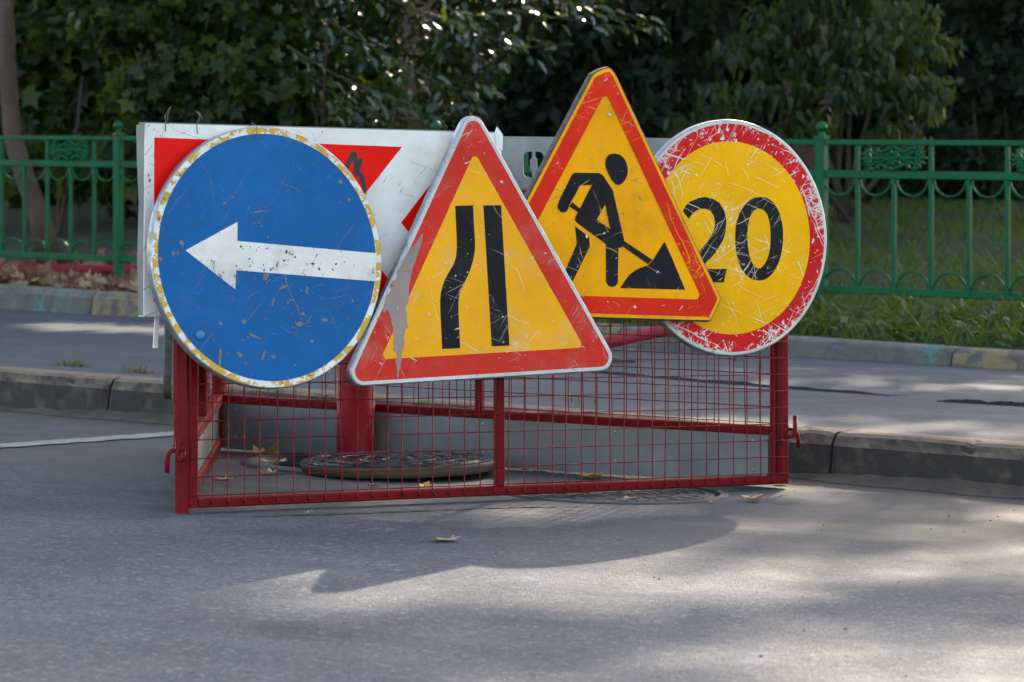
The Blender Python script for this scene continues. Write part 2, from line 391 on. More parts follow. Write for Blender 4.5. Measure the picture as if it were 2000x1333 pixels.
def kerb(name, K0, E, N, z0, hfun, width, ends, mats, face_lean=.02):
    root = tag(empty(name, w3(K0, z0)), kind='structure'); nseg = 48
    for i in range(len(ends)-1):
        a, b_ = ends[i]+.005, ends[i+1]-.005
        h = hfun((a+b_)/2); r = .032
        V, F = [], []
        rs = np.random.default_rng(i+int(z0*100))
        for j in range(nseg+1):
            t = j/nseg; s = a+(b_-a)*t; hh = hfun(s); e_in = .012 if j in (0, nseg) else 0
            prof = [(0, -.12), (0, .0), (face_lean*.4, hh*.35), (face_lean*.8, hh*.7), (face_lean+.004, hh-r), (face_lean+.012, hh-r*.45), (face_lean+r*.8, hh-.004), (face_lean+r*1.6, hh), (width*.6, hh), (width, hh-.002), (width, -.12)]
            for q, (dn, dz) in enumerate(prof):
                jn = (.002*math.sin(s*23+q*.6+i)+.001*math.sin(s*61+q*.9)+rs.normal(0, .0006)) if 1 < q < 9 else 0
                jz = (.0015*math.sin(s*13+i)+rs.normal(0, .0004)) if 3 < q < 9 else 0
                ck = math.sin(s*17.3+i*2.1)+math.sin(s*29.7+i)+.5*math.sin(s*71)
                if 3 < q < 8 and ck > 1.6: jn += .006*(ck-1.6)*2; jz -= .005*(ck-1.6)*2
                p = K0+E*s+N*(dn+jn+e_in*(q < 8)); V.append((p.x, p.y, z0+dz+jz-e_in*.5*(q > 4)+G(p.x)))
        m = 11
        F = [(j*m+q, j*m+q+1, (j+1)*m+q+1, (j+1)*m+q) for j in range(nseg) for q in range(m-1)]
        F += [tuple(range(m)), tuple(nseg*m+q for q in range(m-1, -1, -1))]
        if E.x*N.y-E.y*N.x < 0: pass
        o = obj('kerb_stone', (V, F), mats(i), root)
    return root
nd0 = .545                                                        # joints of the near kerb as seen beside the barrier
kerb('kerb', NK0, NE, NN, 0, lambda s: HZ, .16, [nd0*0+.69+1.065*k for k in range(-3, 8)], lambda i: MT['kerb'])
fj = [FK0.x]
s_a = (on(1580, 691, HZ).xy-FK0).dot(FE); s_b = (on(185, 613, HZ).xy-FK0).dot(FE); st = (s_b-s_a)/5
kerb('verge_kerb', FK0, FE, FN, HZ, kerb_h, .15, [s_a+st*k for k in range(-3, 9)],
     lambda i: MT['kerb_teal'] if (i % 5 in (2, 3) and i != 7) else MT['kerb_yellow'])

# sand packed into the corner between road and kerb
V, F = [], []; n = 160
for i in range(n+1):
    s = -2.5+9*i/n; w = .05+.025*math.sin(s*5.1)+.015*math.sin(s*13)+random.uniform(-.008, .008); hgt = .026+.012*math.sin(s*3.7+1)+random.uniform(-.004, .004)
    for dn, dz in ((.006, hgt), (-w*.4, hgt*.45), (-w, .0015)): p = NK0+NE*s+NN*dn; V.append((p.x, p.y, dz+G(p.x)))
F = [(3*i+q, 3*i+q+1, 3*i+q+4, 3*i+q+3) for i in range(n) for q in range(2)]
tag(obj('gutter_dirt', (V, F), ground_mat('gutter_sand', (.065, .046, .03), (.10, .073, .05), (.055, .04, .027), 9.), smooth=True), kind='structure')

# ground beyond the far kerb
V, F = [], []; na, nb = 60, 46
for j in range(nb+1):
    dn = .13+(j/nb)**1.9*46
    for i in range(na+1):
        s = -14+36*i/na; p = FK0+FE*s+FN*dn
        z = land_z(p)+rough_z(p)
        if j == 0: z = HZ+kerb_h(s)-.012
        elif j < 4: z = max(z, HZ+kerb_h(s)-.01)
        V.append((p.x, p.y, z+G(p.x)))
F = [(j*(na+1)+i, (j+1)*(na+1)+i, (j+1)*(na+1)+i+1, j*(na+1)+i+1) for j in range(nb) for i in range(na)]
tag(obj('lawn', (V, F), MT['lawn'], smooth=True), kind='structure')
def gz(p): return land_z(p)+rough_z(p)+G(p.x)

# ------------------------------------------------------------------ manholes
def on_ground(V): return [Vector((v[0], v[1], v[2]+G(v[0]))) for v in V]
mh = empty('open_manhole', w3(HOLE, 0), 'open manhole ring flush in the road behind the red mesh', 'manhole')
ring_prof = [(HR+.075, -.05), (HR+.075, .005), (HR+.055, .012), (HR+.02, .012), (HR+.012, .004), (HR-.006, .002), (HR-.02, -.05), (HR-.012, -.05)]
v, f = lathe([(r, z) for r, z in ring_prof], 56, (HOLE.x, HOLE.y, 0), False); obj('frame', (on_ground(v), f), MT['rubber'], mh, smooth=True)
v, f = lathe([(HR-.012, -.04), (HR-.02, -.85)], 40, (HOLE.x, HOLE.y, 0), False); obj('shaft', (on_ground(v), f), MT['shaft'], mh)
def cover_pattern(r, n_rings, h=.004):
    parts = []
    for k in range(n_rings):
        ro = r-.012-k*.075
        if ro < .05: break
        parts.append(lathe([(ro, 0), (ro-.002, h), (ro-.012, h), (ro-.014, 0)], 48, (0, 0, 0), False))
        rb = ro-.044; m = max(6, int(2*math.pi*rb/.062))
        for i in range(m):
            a = 2*math.pi*i/m+k*.2; a2 = a+2*math.pi/m*.55; pts = [(rb-.017, a), (rb+.017, a), (rb+.017, a2), (rb-.017, a2)]
            V = [Vector((q*math.cos(t), q*math.sin(t), z)) for z in (0, h) for q, t in pts]
            parts.append((V, [(4, 5, 6, 7), (0, 1, 5, 4), (1, 2, 6, 5), (2, 3, 7, 6), (3, 0, 4, 7)]))
    return join(*parts)
ct = .034; cc = Vector((-.352, 9.515, ct+.007))
mw = Matrix.Translation((cc.x, cc.y, cc.z+G(cc.x))) @ Matrix.Rotation(R(-1.9)+K, 4, 'Y')
cov = empty('manhole_cover', None, 'heavy wet iron manhole cover dragged half off its hole behind the mesh', 'manhole cover', mw=mw)
obj('body', lathe([(.28, -ct), (.302, -ct+.006), (.304, -.008), (.300, 0), (.288, .001), (.286, -.001), (0.01, -.001)], 64), MT['iron_side'], cov, True, True)
obj('top_plate', lathe([(.299, .0005), (.299, .003), (.0105, .003)], 64, (0, 0, 0), False), MT['wet_iron'], cov, True)
obj('raised_pattern', [(lambda v, f: ([p+Vector((0, 0, .0035)) for p in v], f))(*cover_pattern(.29, 4))][0], MT['wet_iron'], cov, True)
m2 = empty('closed_manhole', w3(M2, 0), 'closed iron manhole cover set flush in the road in front of the mesh', 'manhole cover')
v, f = lathe([(M2R+.002, -.05), (M2R+.002, .002), (M2R-.004, .006), (M2R-.022, .006), (M2R-.026, -.028), (M2R-.034, -.028), (.28, -.03)], 64, (M2.x, M2.y, 0), False)
obj('frame', (on_ground(v), f), MT['dusty_iron'], m2, smooth=False)
v, f = lathe([(.303, -.03), (.303, -.004), (.299, 0.0), (.01, 0.001)], 64, (M2.x, M2.y, 0), True); obj('cover', (on_ground(v), f), MT['dusty_iron'], m2)
v, f = cover_pattern(.296, 4, .0028); obj('raised_pattern', (on_ground([p+Vector((M2.x, M2.y, .0008)) for p in v]), f), MT['dusty_iron'], m2)
pp = Vector((-.502, 9.875))
sp = empty('standpipe', w3(pp, 0), 'thick worn red steel pipe standing upright in the open manhole', 'pipe')
obj('pipe', lathe([(.061, -.6), (.061, .86), (.058, .864), (.054, .864), (.054, .6)], 40, (pp.x, pp.y, G(pp.x))), MT['redpipe'], sp, smooth=False).data.set_sharp_from_angle(angle=R(40))
sp.children[0].data.polygons.foreach_set('use_smooth', [True]*len(sp.children[0].data.polygons))
obj('collar', lathe([(.0615, .70), (.07, .703), (.07, .733), (.0615, .736)], 40, (pp.x, pp.y, G(pp.x)), False), MT['redpipe'], sp)

# ------------------------------------------------------------------ three mesh barriers hooked into a triangle
def barrier(Pa, Pb, label, kind, w=.027, z0=.013, ht=1.05, wire_side=1, shrink=(.016, .016)):
    d = (Pb-Pa).normalized(); L = (Pb-Pa).length; n = Vector((d.y, -d.x))
    if n.dot(-Pa) < 0: n = -n
    def P(u, off, z): p = Pa+d*u+n*off; return Vector((p.x, p.y, z+G(p.x)))
    root = empty('mesh_barrier', P(L/2, 0, 0), label, 'barrier', 'three red barriers hooked into a triangle')
    u0, u1 = shrink[0], L-shrink[1]; n3 = Vector((n.x, n.y, 0)); m = MT['red']
    obj('post', post(P(u0, 0, 0.0 if kind == 'side' else z0), P(u0, 0, ht), n3, w), m, root)
    obj('post', post(P(u1, 0, z0), P(u1, 0, ht), n3, w), m, root)
    a, b = u0+w/2, u1-w/2
    obj('bottom_rail', bar(P(a, 0, z0+w/2), P(b, 0, z0+w/2), w), m, root)
    obj('top_rail', bar(P(a, 0, ht-w/2), P(b, 0, ht-w/2), w), m, root)
    um = (a+b)/2-.022; zlo, zhi = z0+w, ht-w
    if kind != 'front':
        obj('sheet_rail', bar(P(a, 0, .172), P(b, 0, .172), w), m, root); zlo = .172+w/2
        obj('sheet_rail', bar(P(a, 0, .875), P(b, 0, .875), w), m, root); zhi = .875-w/2
    obj('middle_post', post(P(um, 0, zlo), P(um, 0, zhi), n3, w*.95), m, root)
    off = wire_side*(w/2+.002)
    # welded mesh: every wire is a piece of its own
    r = .0016; zs = [z0+.033+.0497*k for k in range(int((ht-.04)/.0497)+1)]
    zs = [z for z in zs if zlo-.03 < z < zhi+.03]
    hw = None
    for z in zs:
        if hw is None: z_first = z; hw = mesh('wire', *tube([P(u0-w*.4, off, z), P(u1+w*.4, off, z)], r, 6), m, True)
        o = obj('wire', hw, m, root, loc=(0, 0, z-z_first)); o.matrix_parent_inverse = Matrix.Translation(root.location).inverted()
    vw = None; nu = int((u1-u0)/.0497)
    for k in range(1, nu+1):
        u = u0+.0497*k
        if u > u1-.012: break
        if vw is None:
            ub = u; vw = []
            for q in range(7):
                zz = np.linspace(zlo-.018, zhi+.018, 9); zz[1] = zlo-.012; zz[2] = zlo-.008; js = [0, 0]+list(np.random.default_rng(q+3).normal(0, .0013 if q < 5 else .0035, 6))+[0]
                vw.append(mesh('wire', *tube([P(u+j, off+wire_side*.004, z) for z, j in zip(zz, js)], [.0034, .0034, r, r, r, r, r, r, r], 6), m, True))
        o = obj('wire', vw[(k*3+k//7) % 7], m, root, loc=P(u, 0, 0)-P(ub, 0, 0))
    if kind != 'front':                     # riveted galvanised sheets above and below the mesh
        so = -wire_side*0 + .0
        def plate(name, ua, ub_, za, zb, holes=(), offp=.004):
            V, F = slab([[(ua, za), (ub_, za), (ub_, zb), (ua, zb)]]+list(holes), -.0015, .0015)
            return obj(name, ([P(x, offp+z, y) for x, y, z in V], F), MT['galv'], root)
        slits = []
        if kind == 'side':
            for i in range(9):
                x = .30+.14*i
                for q in range(3): slits.append([(x+.025*q, .055+.012*(q % 2)), (x+.025*q+.006, .055+.012*(q % 2)), (x+.025*q+.006, .105+.01*(i % 3)), (x+.025*q, .105+.01*(i % 3))])
        plate('lower_sheet', a+.002, b-.002, z0+w+.001 if kind == 'side' else .008, .172-w/2-.001, slits, .004 if kind == 'side' else w/2+.004)
        holes = []
        if kind == 'back':                   # stencilled figure cut through the upper sheet
            for c in (.985, 1.185, 1.30):
                zc = .966; W, H, iw, ih, br = .036, .041, .012, .021, .005
                for s in (-1, 1):
                    o_ = [(s*br, H)]+[(s*(W-.018+.018*math.sin(t)), H-.018+.018*math.cos(t)) for t in np.linspace(.1, math.pi/2, 5)]
                    o_ += [(x, -y) for x, y in o_[::-1]]
                    i_ = [(s*br, -ih), (s*(iw-.004), -ih), (s*iw, -ih+.005), (s*iw, ih-.005), (s*(iw-.004), ih), (s*br, ih)]
                    holes.append([(c+x, zc+y) for x, y in o_+i_])
        plate('upper_sheet', a+.002, b-.002, .875+w/2+.001, ht-w-.001 if kind == 'side' else ht+.004, holes, .004 if kind == 'side' else .0165)
        for z in (.14, .05, .90, 1.01):
            for k in range(5):
                u = a+.05+(b-a-.1)*k/4; p0 = P(u, .0055 if kind == 'side' else .019, z); q0 = p0+n3*.003
                obj('rivet', tube([p0, q0], [.0055, .003], 8), MT['steel'], root, smooth=True)
    return root, P
front, PF = barrier(A, B, 'red wire mesh barrier facing the camera with the signs hung on it', 'front', z0=.014, ht=.885, shrink=(.030, .014))
side, PS = barrier(A, C, 'red mesh barrier running straight away from the camera behind the blue disc', 'side', w=.036, wire_side=-1, ht=1.0, shrink=(.010, .03))
back, PB = barrier(C, B, 'red barrier with grey riveted sheets standing nearest the kerb', 'back', wire_side=1, shrink=(.016, .037))
# hooks and eyes that couple the panels
def q3(px, py, Y): return at(px, py, Y)
Yh = 8.14
obj('eye_pin', tube([q3(346, 856, Yh), q3(346, 888, Yh), q3(348, 899, Yh), q3(354, 900, Yh), q3(358, 893, Yh), q3(359, 882, Yh)], .0062, 8), MT['red'], side, smooth=True)
obj('hook', tube([q3(361, 878, Yh+.01), q3(345, 879, Yh+.01), q3(335, 881, Yh), q3(328, 888, Yh), q3(326.5, 900, Yh), q3(326.5, 924, Yh)], .0068, 8), MT['red'], front, smooth=True)
Yr = 9.25
obj('hook', tube([q3(1534, 853, Yr), q3(1546, 853, Yr), q3(1552, 849, Yr), q3(1553, 838, Yr), q3(1553, 812, Yr)], .0066, 8), MT['red'], front, smooth=True)
obj('hook', tube([q3(1530, 838, Yr+.03), q3(1548, 839, Yr+.03), q3(1556, 845, Yr+.03), q3(1559, 856, Yr+.03), q3(1559, 876, Yr+.03)], .0062, 8), MT['red'], back, smooth=True)

# ------------------------------------------------------------------ signs
dv = (B-A).normalized(); nv = Vector((dv.y, -dv.x))
def sign_matrix(u0, z0, yaw, lean, rot, off):
    y, l, r = R(yaw), R(lean), R(rot)
    e1 = Vector((math.cos(y), math.sin(y), 0)); nn = Vector((math.sin(y), -math.cos(y), 0)); up0 = Vector((0, 0, 1))
    up = up0*math.cos(l)-nn*math.sin(l); nr = nn*math.cos(l)+up0*math.sin(l)
    a = e1*math.cos(r)+up*math.sin(r); b = -e1*math.sin(r)+up*math.cos(r); o = A+dv*u0+nv*off
    return Matrix(((a.x, b.x, nr.x, o.x), (a.y, b.y, nr.y, o.y), (a.z, b.z, nr.z, z0), (0, 0, 0, 1)))
mm = lambda l: [(x/1000, y/1000) for x, y in l]
def chips(name, n, inside, m, z, root, smin, smax, seed, long=.25):
    rs = np.random.default_rng(seed); V, F = [], []; cen = [(rs.uniform(-.34, .34), rs.uniform(-.3, .42)) for _ in range(9)]
    while n > 0:
        x, y = rs.uniform(-.46, .46), rs.uniform(-.36, .54)
        if rs.random() < .6: q = cen[rs.integers(0, 9)]; x, y = q[0]+rs.normal(0, .05), q[1]+rs.normal(0, .045)
        if not inside(x, y): continue
        n -= 1; s = smin*(smax/smin)**(rs.random()**2.2); ang = rs.uniform(0, 6.3); st_ = rs.uniform(1, 1.8)
        if rs.random() < long: st_ = rs.uniform(3, 8); s *= .55
        k = rs.integers(6, 10); b = len(V)
        for i in range(k):
            t = 2*math.pi*i/k; q = s*rs.uniform(.45, 1.1); px, py = q*math.cos(t)*st_, q*math.sin(t)
            V.append((x+px*math.cos(ang)-py*math.sin(ang), y+px*math.sin(ang)+py*math.cos(ang), z))
        F.append(tuple(range(b, b+k)))
    return tag(obj(name, (V, F), m, root, True), kind='stuff')
def disc_plate(root, m, r=.352, depth=.021):
    return obj('plate', stack([(circ(r-.0045), 0), (circ(r-.0012), -.002), (circ(r), -.006), (circ(r), -depth), (circ(r-.006), -depth), (circ(r-.006), -.005)]), m, root, True)
def brackets(root, zs, half, m):
    for z in zs: obj('bracket', bar((-half, z, -.016), (half, z, -.016), .02, .012, (0, 0, 1)), m, root, True)
BLUE, RED, YEL, WHT = (.0, .102, .285), (.60, .018, .014), (.86, .47, .012), (.72, .70, .66)
chipgrey = plain('bare_primer_chip', (.17, .14, .115), .7); chipwhite = plain('bare_white_chip', (.62, .60, .55), .6); scrape = painted('scraped_plaster', (.34, .25, .205), (.45, .05, .03), chips=.75, scratch=.3, dirt=.5, dcol=(.2, .16, .13), cs=30, seed=44)
rim_by = painted('flaking_rim_paint', (.74, .69, .59), (.06, .07, .10), chips=.55, scratch=0, dirt=.35, cs=55, second=((.62, .34, .05), .495, 34), seed=3)

# blue disc with a white arrow
s1 = empty('round_sign', None, 'round blue sign with a white arrow pointing sideways and a flaking rim', 'road sign', mw=sign_matrix(.1959, .7023, 33.53, 6.0, -5.08, .125))
disc_plate(s1, MT['steel'])
obj('rim', slab([circ(.3475), circ(.331)], .0004, .0014), rim_by, s1, True)
obj('blue_face', slab([circ(.332)], .0003, .0010), painted('blue_sheeting', BLUE, (.12, .13, .13), chips=.1, scratch=.12, dirt=.4, dcol=(.01, .05, .12), rough=.36, cs=30, seed=1, dents=.3), s1, True)
obj('arrow', slab([mm([(-250, -2), (-99, 86), (-98, 35), (331, 36), (331, -41), (-99, -43), (-100, -94)])], .0011, .0019),
    painted('arrow_white', (.75, .68, .58), (.07, .06, .05), chips=.55, scratch=.15, dirt=.45, rough=.4, cs=42, seed=2), s1, True)
chips('paint_chips', 95, lambda x, y: math.hypot(x, y) < .325 and not (-.1 < x and -.045 < y < .04) and not (-.25 < x <= -.09 and abs(y) < .1), chipgrey, .0015, s1, .0016, .0095, 5)
chips('arrow_chips', 60, lambda x, y: (-.1 < x < .32 and -.04 < y < .033), plain('dark_chip', (.05, .045, .04), .7), .0024, s1, .001, .005, 6)
obj('cap_bolt', lathe([(.014, 0), (.013, .003), (.006, .0045), (.001, .0046)], 20, (-.20, -.222, .001)), plain('painted_bolt', (.01, .16, .26), .4), s1, True, True)
brackets(s1, (-.15, .16), .2, MT['steel'])

# road narrows triangle
s2 = empty('triangular_sign', None, 'yellow and red triangle showing the road narrowing, between blue disc and worker sign', 'road sign', mw=sign_matrix(.847, .6152, 29.43, 3.017, 1.48, .15))
H1 = .2572
obj('plate', stack([(rtri(H1-.004, .036), 0), (rtri(H1-.001, .039), -.002), (rtri(H1, .04), -.006), (rtri(H1, .04), -.021), (rtri(H1-.006, .034), -.021), (rtri(H1-.006, .034), -.005)]), MT['steel'], s2, True)
obj('white_rim', slab([rtri(H1-.0045, .0355), rtri(.2435, .027)], .0004, .0012), painted('rim_white', (.60, .56, .49), (.30, .29, .27), chips=.5, scratch=.3, dirt=.5, seed=7), s2, True)
obj('red_border', slab([rtri(.245, .028), rtri(.1865, .012)], .0003, .0011), painted('border_red', (.62, .03, .016), (.50, .40, .36), chips=.30, scratch=.32, dirt=.4, rough=.42, dcol=(.42, .22, .17), cs=50, seed=8), s2, True)
obj('yellow_face', slab([rtri(.188, .013)], .0002, .0007), painted('faded_yellow', (.90, .375, .012), (.70, .55, .33), chips=.25, scratch=.22, dirt=.42, dcol=(.52, .40, .24), rough=.45, cs=40, seed=9), s2, True)
blk = painted('worn_black', (.012, .012, .013), (.30, .27, .23), chips=.3, scratch=.35, dirt=.5, dcol=(.05, .047, .042), rough=.5, cs=48, seed=10)
wave = [(-69, 225), (-13, 225), (-13, 160), (-12, 125), (-14, 100), (-20, 76), (-30, 50), (-42, 27), (-58, 3), (-69, -18), (-74, -45), (-75, -70), (-75, -168), (-131, -168), (-131, -60), (-130, -31), (-125, -6), (-114, 20), (-99, 42), (-83, 63), (-74, 84), (-70, 108), (-69, 135)]
obj('wavy_bar', slab([mm(wave)], .0008, .0015), blk, s2, True)
obj('straight_bar', slab([mm([(20, 224), (76, 223), (81, -169), (25, -168)])], .0008, .0015), blk, s2, True)
sp_ = [(826, 455), (815, 500), (806, 525), (799, 560), (795, 600), (793, 640), (788, 655), (791, 690), (785, 672), (782, 700), (778, 742), (773, 715), (775, 690), (768, 682), (770, 660), (766, 640), (760, 612), (757, 604), (747, 612), (749, 596), (760, 568), (776, 532), (796, 494)]
inv = s2.matrix_world.inverted(); nrm = Vector(s2.matrix_world.col[2][:3]); orig = Vector(s2.matrix_world.col[3][:3])
def on_sign(px, py):
    c = Vector((0, 0, HC)); ray = at(px, py, 1)-c; t = (orig-c).dot(nrm)/ray.dot(nrm); p = inv @ (c+ray*t); return (p.x, p.y)
def jag(pl, n=4, a=.003, seed=1):
    rs = np.random.default_rng(seed); out = []
    for i in range(len(pl)):
        p, q = Vector(pl[i]), Vector(pl[(i+1) % len(pl)])
        for k in range(n): out.append(tuple(p.lerp(q, k/n)+Vector(rs.normal(0, a, 2))))
    return out
obj('scraped_patch', slab([jag([on_sign(*p) for p in sp_], 3, .0022)], .0016, .0020), scrape, s2, True)
chips('paint_chips', 60, lambda x, y: y > -.235 and abs(x) < (.46-y)*.55, chipwhite, .0023, s2, .0010, .0042, 12, .25)
brackets(s2, (-.12, .1), .16, MT['steel'])

# roadworks triangle
s3 = empty('triangular_sign', None, 'tallest triangle sign showing a worker digging, with a bent battered tip', 'road sign', mw=sign_matrix(1.2941, .774, 29.89, 2.42, -2.47, .10))
out2 = mm([(-45, 442), (-12, 459), (16, 467), (27, 461), (37, 446), (409, -190), (404, -205), (376, -256), (366, -261), (-366, -260), (-380, -254), (-408, -200), (-408, -188)])[::-1]
if area2(out2) < 0: out2 = out2[::-1]
bend = lambda V: [(x, y, z-.18*max(0, y-.425)+(0 if y < .45 else -.004)) for x, y, z in V]
def bent(VF): return bend(VF[0]), VF[1]
obj('plate', bent(stack([(inset(out2, .004), 0), (inset(out2, .001), -.002), (out2, -.006), (out2, -.022), (inset(out2, .006), -.022), (inset(out2, .006), -.005)])), MT['rustrim'], s3, True)
obj('yellow_face', bent(slab([inset(out2, .005)], .0003, .0008)), painted('honeycomb_yellow', (.97, .355, .002), (.22, .18, .12), chips=.08, scratch=.12, dirt=.6, dcol=(.35, .18, .02), rough=.38, cs=44, seed=13, dents=.2), s3, True)
obj('red_border', bent(slab([inset(out2, .0145), rtri(.1965, .014)], .0009, .0015)), painted('border_red_orange', (.72, .02, .006), (.75, .28, .02), chips=.22, scratch=.38, dirt=.25, dcol=(.55, .13, .02), rough=.38, cs=52, seed=14), s3, True)
blk2 = painted('figure_black', (.010, .010, .012), (.45, .26, .06), chips=.1, scratch=.3, dirt=.4, dcol=(.03, .03, .03), rough=.42, cs=60, seed=15)
body = [(-100, 154), (-17, 157), (-6, 151), (28, 110), (69, -32), (68, -45), (60, -54), (50, -55), (50, -157), (43, -165), (31, -169), (19, -166), (10, -155), (8, -46), (-89, 11), (-97, 18), (-95, 28), (-81, 51), (-42, 121), (-81, 119), (-116, 61), (-121, 48), (-129, 40), (-142, 39), (-152, 47), (-155, 58), (-150, 72), (-108, 149)]
obj('worker_body', slab([mm(body), mm([(4, 69), (22, -3), (-24, 23)])], .0010, .0017), blk2, s3, True)
hd = [(33, 216), (54, 212), (70, 198), (79, 174), (77, 155), (68, 138), (55, 127), (42, 125), (30, 133), (17, 149), (5, 170), (2, 189), (6, 204), (17, 213)]
def smoothpoly(p, it=2):
    for _ in range(it):
        p = [q for i in range(len(p)) for q in ((p[i][0]*.75+p[(i+1) % len(p)][0]*.25, p[i][1]*.75+p[(i+1) % len(p)][1]*.25), (p[i][0]*.25+p[(i+1) % len(p)][0]*.75, p[i][1]*.25+p[(i+1) % len(p)][1]*.75))]
    return p
obj('worker_head', slab([smoothpoly(mm(hd))], .0010, .0017), blk2, s3, True)
obj('shovel_handle', slab([mm([(-107, 69), (-78, 51), (-86, 41), (-116, 57)])], .0010, .0020), blk2, s3, True)
obj('shovel_handle', slab([mm([(60, -31), (69, -35), (166, -86), (152, -99), (58, -47)])], .0010, .0020), blk2, s3, True)
obj('worker_leg', slab([mm([(-96, 1), (-49, -27), (-46, -55), (-112, -176), (-122, -185), (-138, -182), (-147, -172), (-89, -48)])], .0010, .0017), blk2, s3, True)
obj('soil_heap', slab([mm([(58, -171), (76, -147), (91, -130), (113, -116), (155, -100), (168, -87), (207, -32), (232, -76), (281, -169)])], .0010, .0017), blk2, s3, True)
chips('paint_chips', 42, lambda x, y: -.24 < y < .45 and abs(x) < (.47-y)*.55, chipwhite, .0022, s3, .0012, .006, 22, .35)
chips('grey_chips', 26, lambda x, y: -.24 < y < .45 and abs(x) < (.47-y)*.55, chipgrey, .0024, s3, .0010, .005, 23, .2)
brackets(s3, (-.12, .1), .16, MT['steel'])

# 20 disc
s4 = empty('round_sign', None, 'round yellow sign with a scratched red ring and black figure 20', 'road sign', mw=sign_matrix(1.7887, .7419, 30.63, 2.13, 0, .05))
disc_plate(s4, MT['steel'])
obj('white_rim', slab([circ(.3472), circ(.339)], .0004, .0012), painted('rim_white_worn', (.58, .54, .46), (.28, .26, .22), chips=.5, scratch=.3, dirt=.6, seed=17), s4, True)
obj('red_ring', slab([circ(.340), circ(.2865)], .0003, .0010), painted('ring_red', (.64, .010, .010), (.62, .58, .52), chips=.72, scratch=.5, dirt=.3, rough=.4, cs=58, seed=18, edge=(.285, .345, .075)), s4, True)
obj('yellow_face', slab([circ(.288)], .0002, .0006), painted('scratched_yellow', (.94, .415, .003), (.75, .60, .38), chips=.3, scratch=.5, dirt=.25, dcol=(.40, .25, .05), rough=.4, cs=46, seed=19), s4, True)
blk3 = painted('figure_black_scratched', (.012, .012, .012), (.55, .48, .36), chips=.35, scratch=.62, dirt=.2, rough=.45, cs=60, seed=20)
zo = [(108, 124), (145, 114), (172, 84), (186, 41), (188, 2), (182, -42), (164, -88), (133, -120), (98, -131), (60, -121), (30, -92), (15, -47), (12, -3), (16, 40), (33, 80), (66, 113)]
zi = [(100, 88), (120, 82), (134, 64), (141, 36), (142, 0), (138, -37), (128, -65), (113, -86), (96, -94), (79, -87), (66, -65), (58, -33), (56, 0), (59, 33), (67, 62), (81, 81)]
obj('figure_zero', slab([smoothpoly(mm(zo)), smoothpoly(mm(zi))], .0007, .0014), blk3, s4, True)
two = [(-172, 79), (-160, 97), (-143, 109), (-119, 118), (-93, 121), (-66, 116), (-42, 104), (-25, 81), (-18, 51), (-21, 20), (-32, -8), (-60, -44), (-113, -92), (-20, -92), (-32, -132), (-192, -131), (-192, -103), (-130, -54), (-89, -13), (-65, 17), (-58, 42), (-62, 65), (-73, 79), (-90, 86), (-110, 86), (-128, 79), (-142, 68), (-151, 56)]
obj('figure_two', slab([mm(two)], .0007, .0014), blk3, s4, True)
chips('paint_chips', 90, lambda x, y: .285 < math.hypot(x, y) < .34, chipwhite, .0019, s4, .0016, .0075, 30, .55)
chips('scratches', 46, lambda x, y: math.hypot(x, y) < .285, plain('pale_scratch', (.66, .56, .36), .6), .0021, s4, .0010, .004, 31, .8)
obj('bracket', bar((.03, -.30, -.018), (.03, -.366, -.018), .028, .014, (0, 0, 1)), MT['darksteel'], s4, True)
brackets(s4, (.15, -.15), .2, MT['steel'])

# direction board behind the blue disc
s5 = empty('direction_board', None, 'white oblong board with red chevron fields behind the blue disc', 'road sign', mw=sign_matrix(0, .8, 32.75, 0, 0, .06))
bo = mm([(-138, 256), (972, 243), (968, -258), (-141, -249)]); bo = bo if area2(bo) > 0 else bo[::-1]
white_bd = painted('board_white', (.80, .745, .66), (.10, .075, .06), chips=.22, scratch=.42, dirt=.5, dcol=(.42, .37, .30), rough=.36, cs=40, seed=24)
obj('plate', slab([bo], -.004, 0), white_bd, s5, True)
redb = painted('board_red', (.90, .008, .004), (.35, .03, .03), chips=.05, scratch=.12, dirt=.1, rough=.34, seed=25)
obj('red_field', slab([mm([(-111, 219), (646, 201), (459, -5), (646, -211), (-113, -213)])], .0002, .0009), redb, s5, True)
obj('red_field', slab([mm([(643, -8), (829, 198), (944, 196), (941, -222), (829, -214)])], .0002, .0009), redb, s5, True)
gm = MT['galv']
fl = mm([(-138, 256), (-141, -249)])
obj('folded_edge', ([(-.138, .258, .0), (-.1405, -.251, .0), (-.1415, -.246, -.034), (-.143, -.10, -.037), (-.1405, .05, -.033), (-.143, .16, -.038), (-.142, .252, -.044), (-.139, -.10, -.0005), (-.1385, .05, -.0005), (-.138, .16, -.0005)],
     [(1, 2, 3, 7), (7, 3, 4, 8), (8, 4, 5, 9), (9, 5, 6, 0)]), gm, s5, True)
obj('folded_edge', bar((-.139, .2575, -.018), (.971, .2445, -.018), .034, .003, (0, 1, 0)), gm, s5, True)
obj('folded_edge', bar((-.140, -.2505, -.018), (.968, -.2595, -.018), .034, .003, (0, 1, 0)), white_bd, s5, True)
obj('folded_edge', ([(.973, .243, 0), (.969, -.258, 0), (.970, -.256, -.036), (.976, .10, -.034), (.978, .24, -.04)], [(0, 1, 2, 3, 4)]), white_bd, s5, True)
obj('bent_corner', ([(.948, .2435, .001), (.960, .262, -.004), (.974, .252, -.016), (.976, .238, .002), (.974, .195, .003), (.955, .20, .002)], [(0, 1, 3), (1, 2, 3), (0, 3, 4, 5)]), white_bd, s5, True)
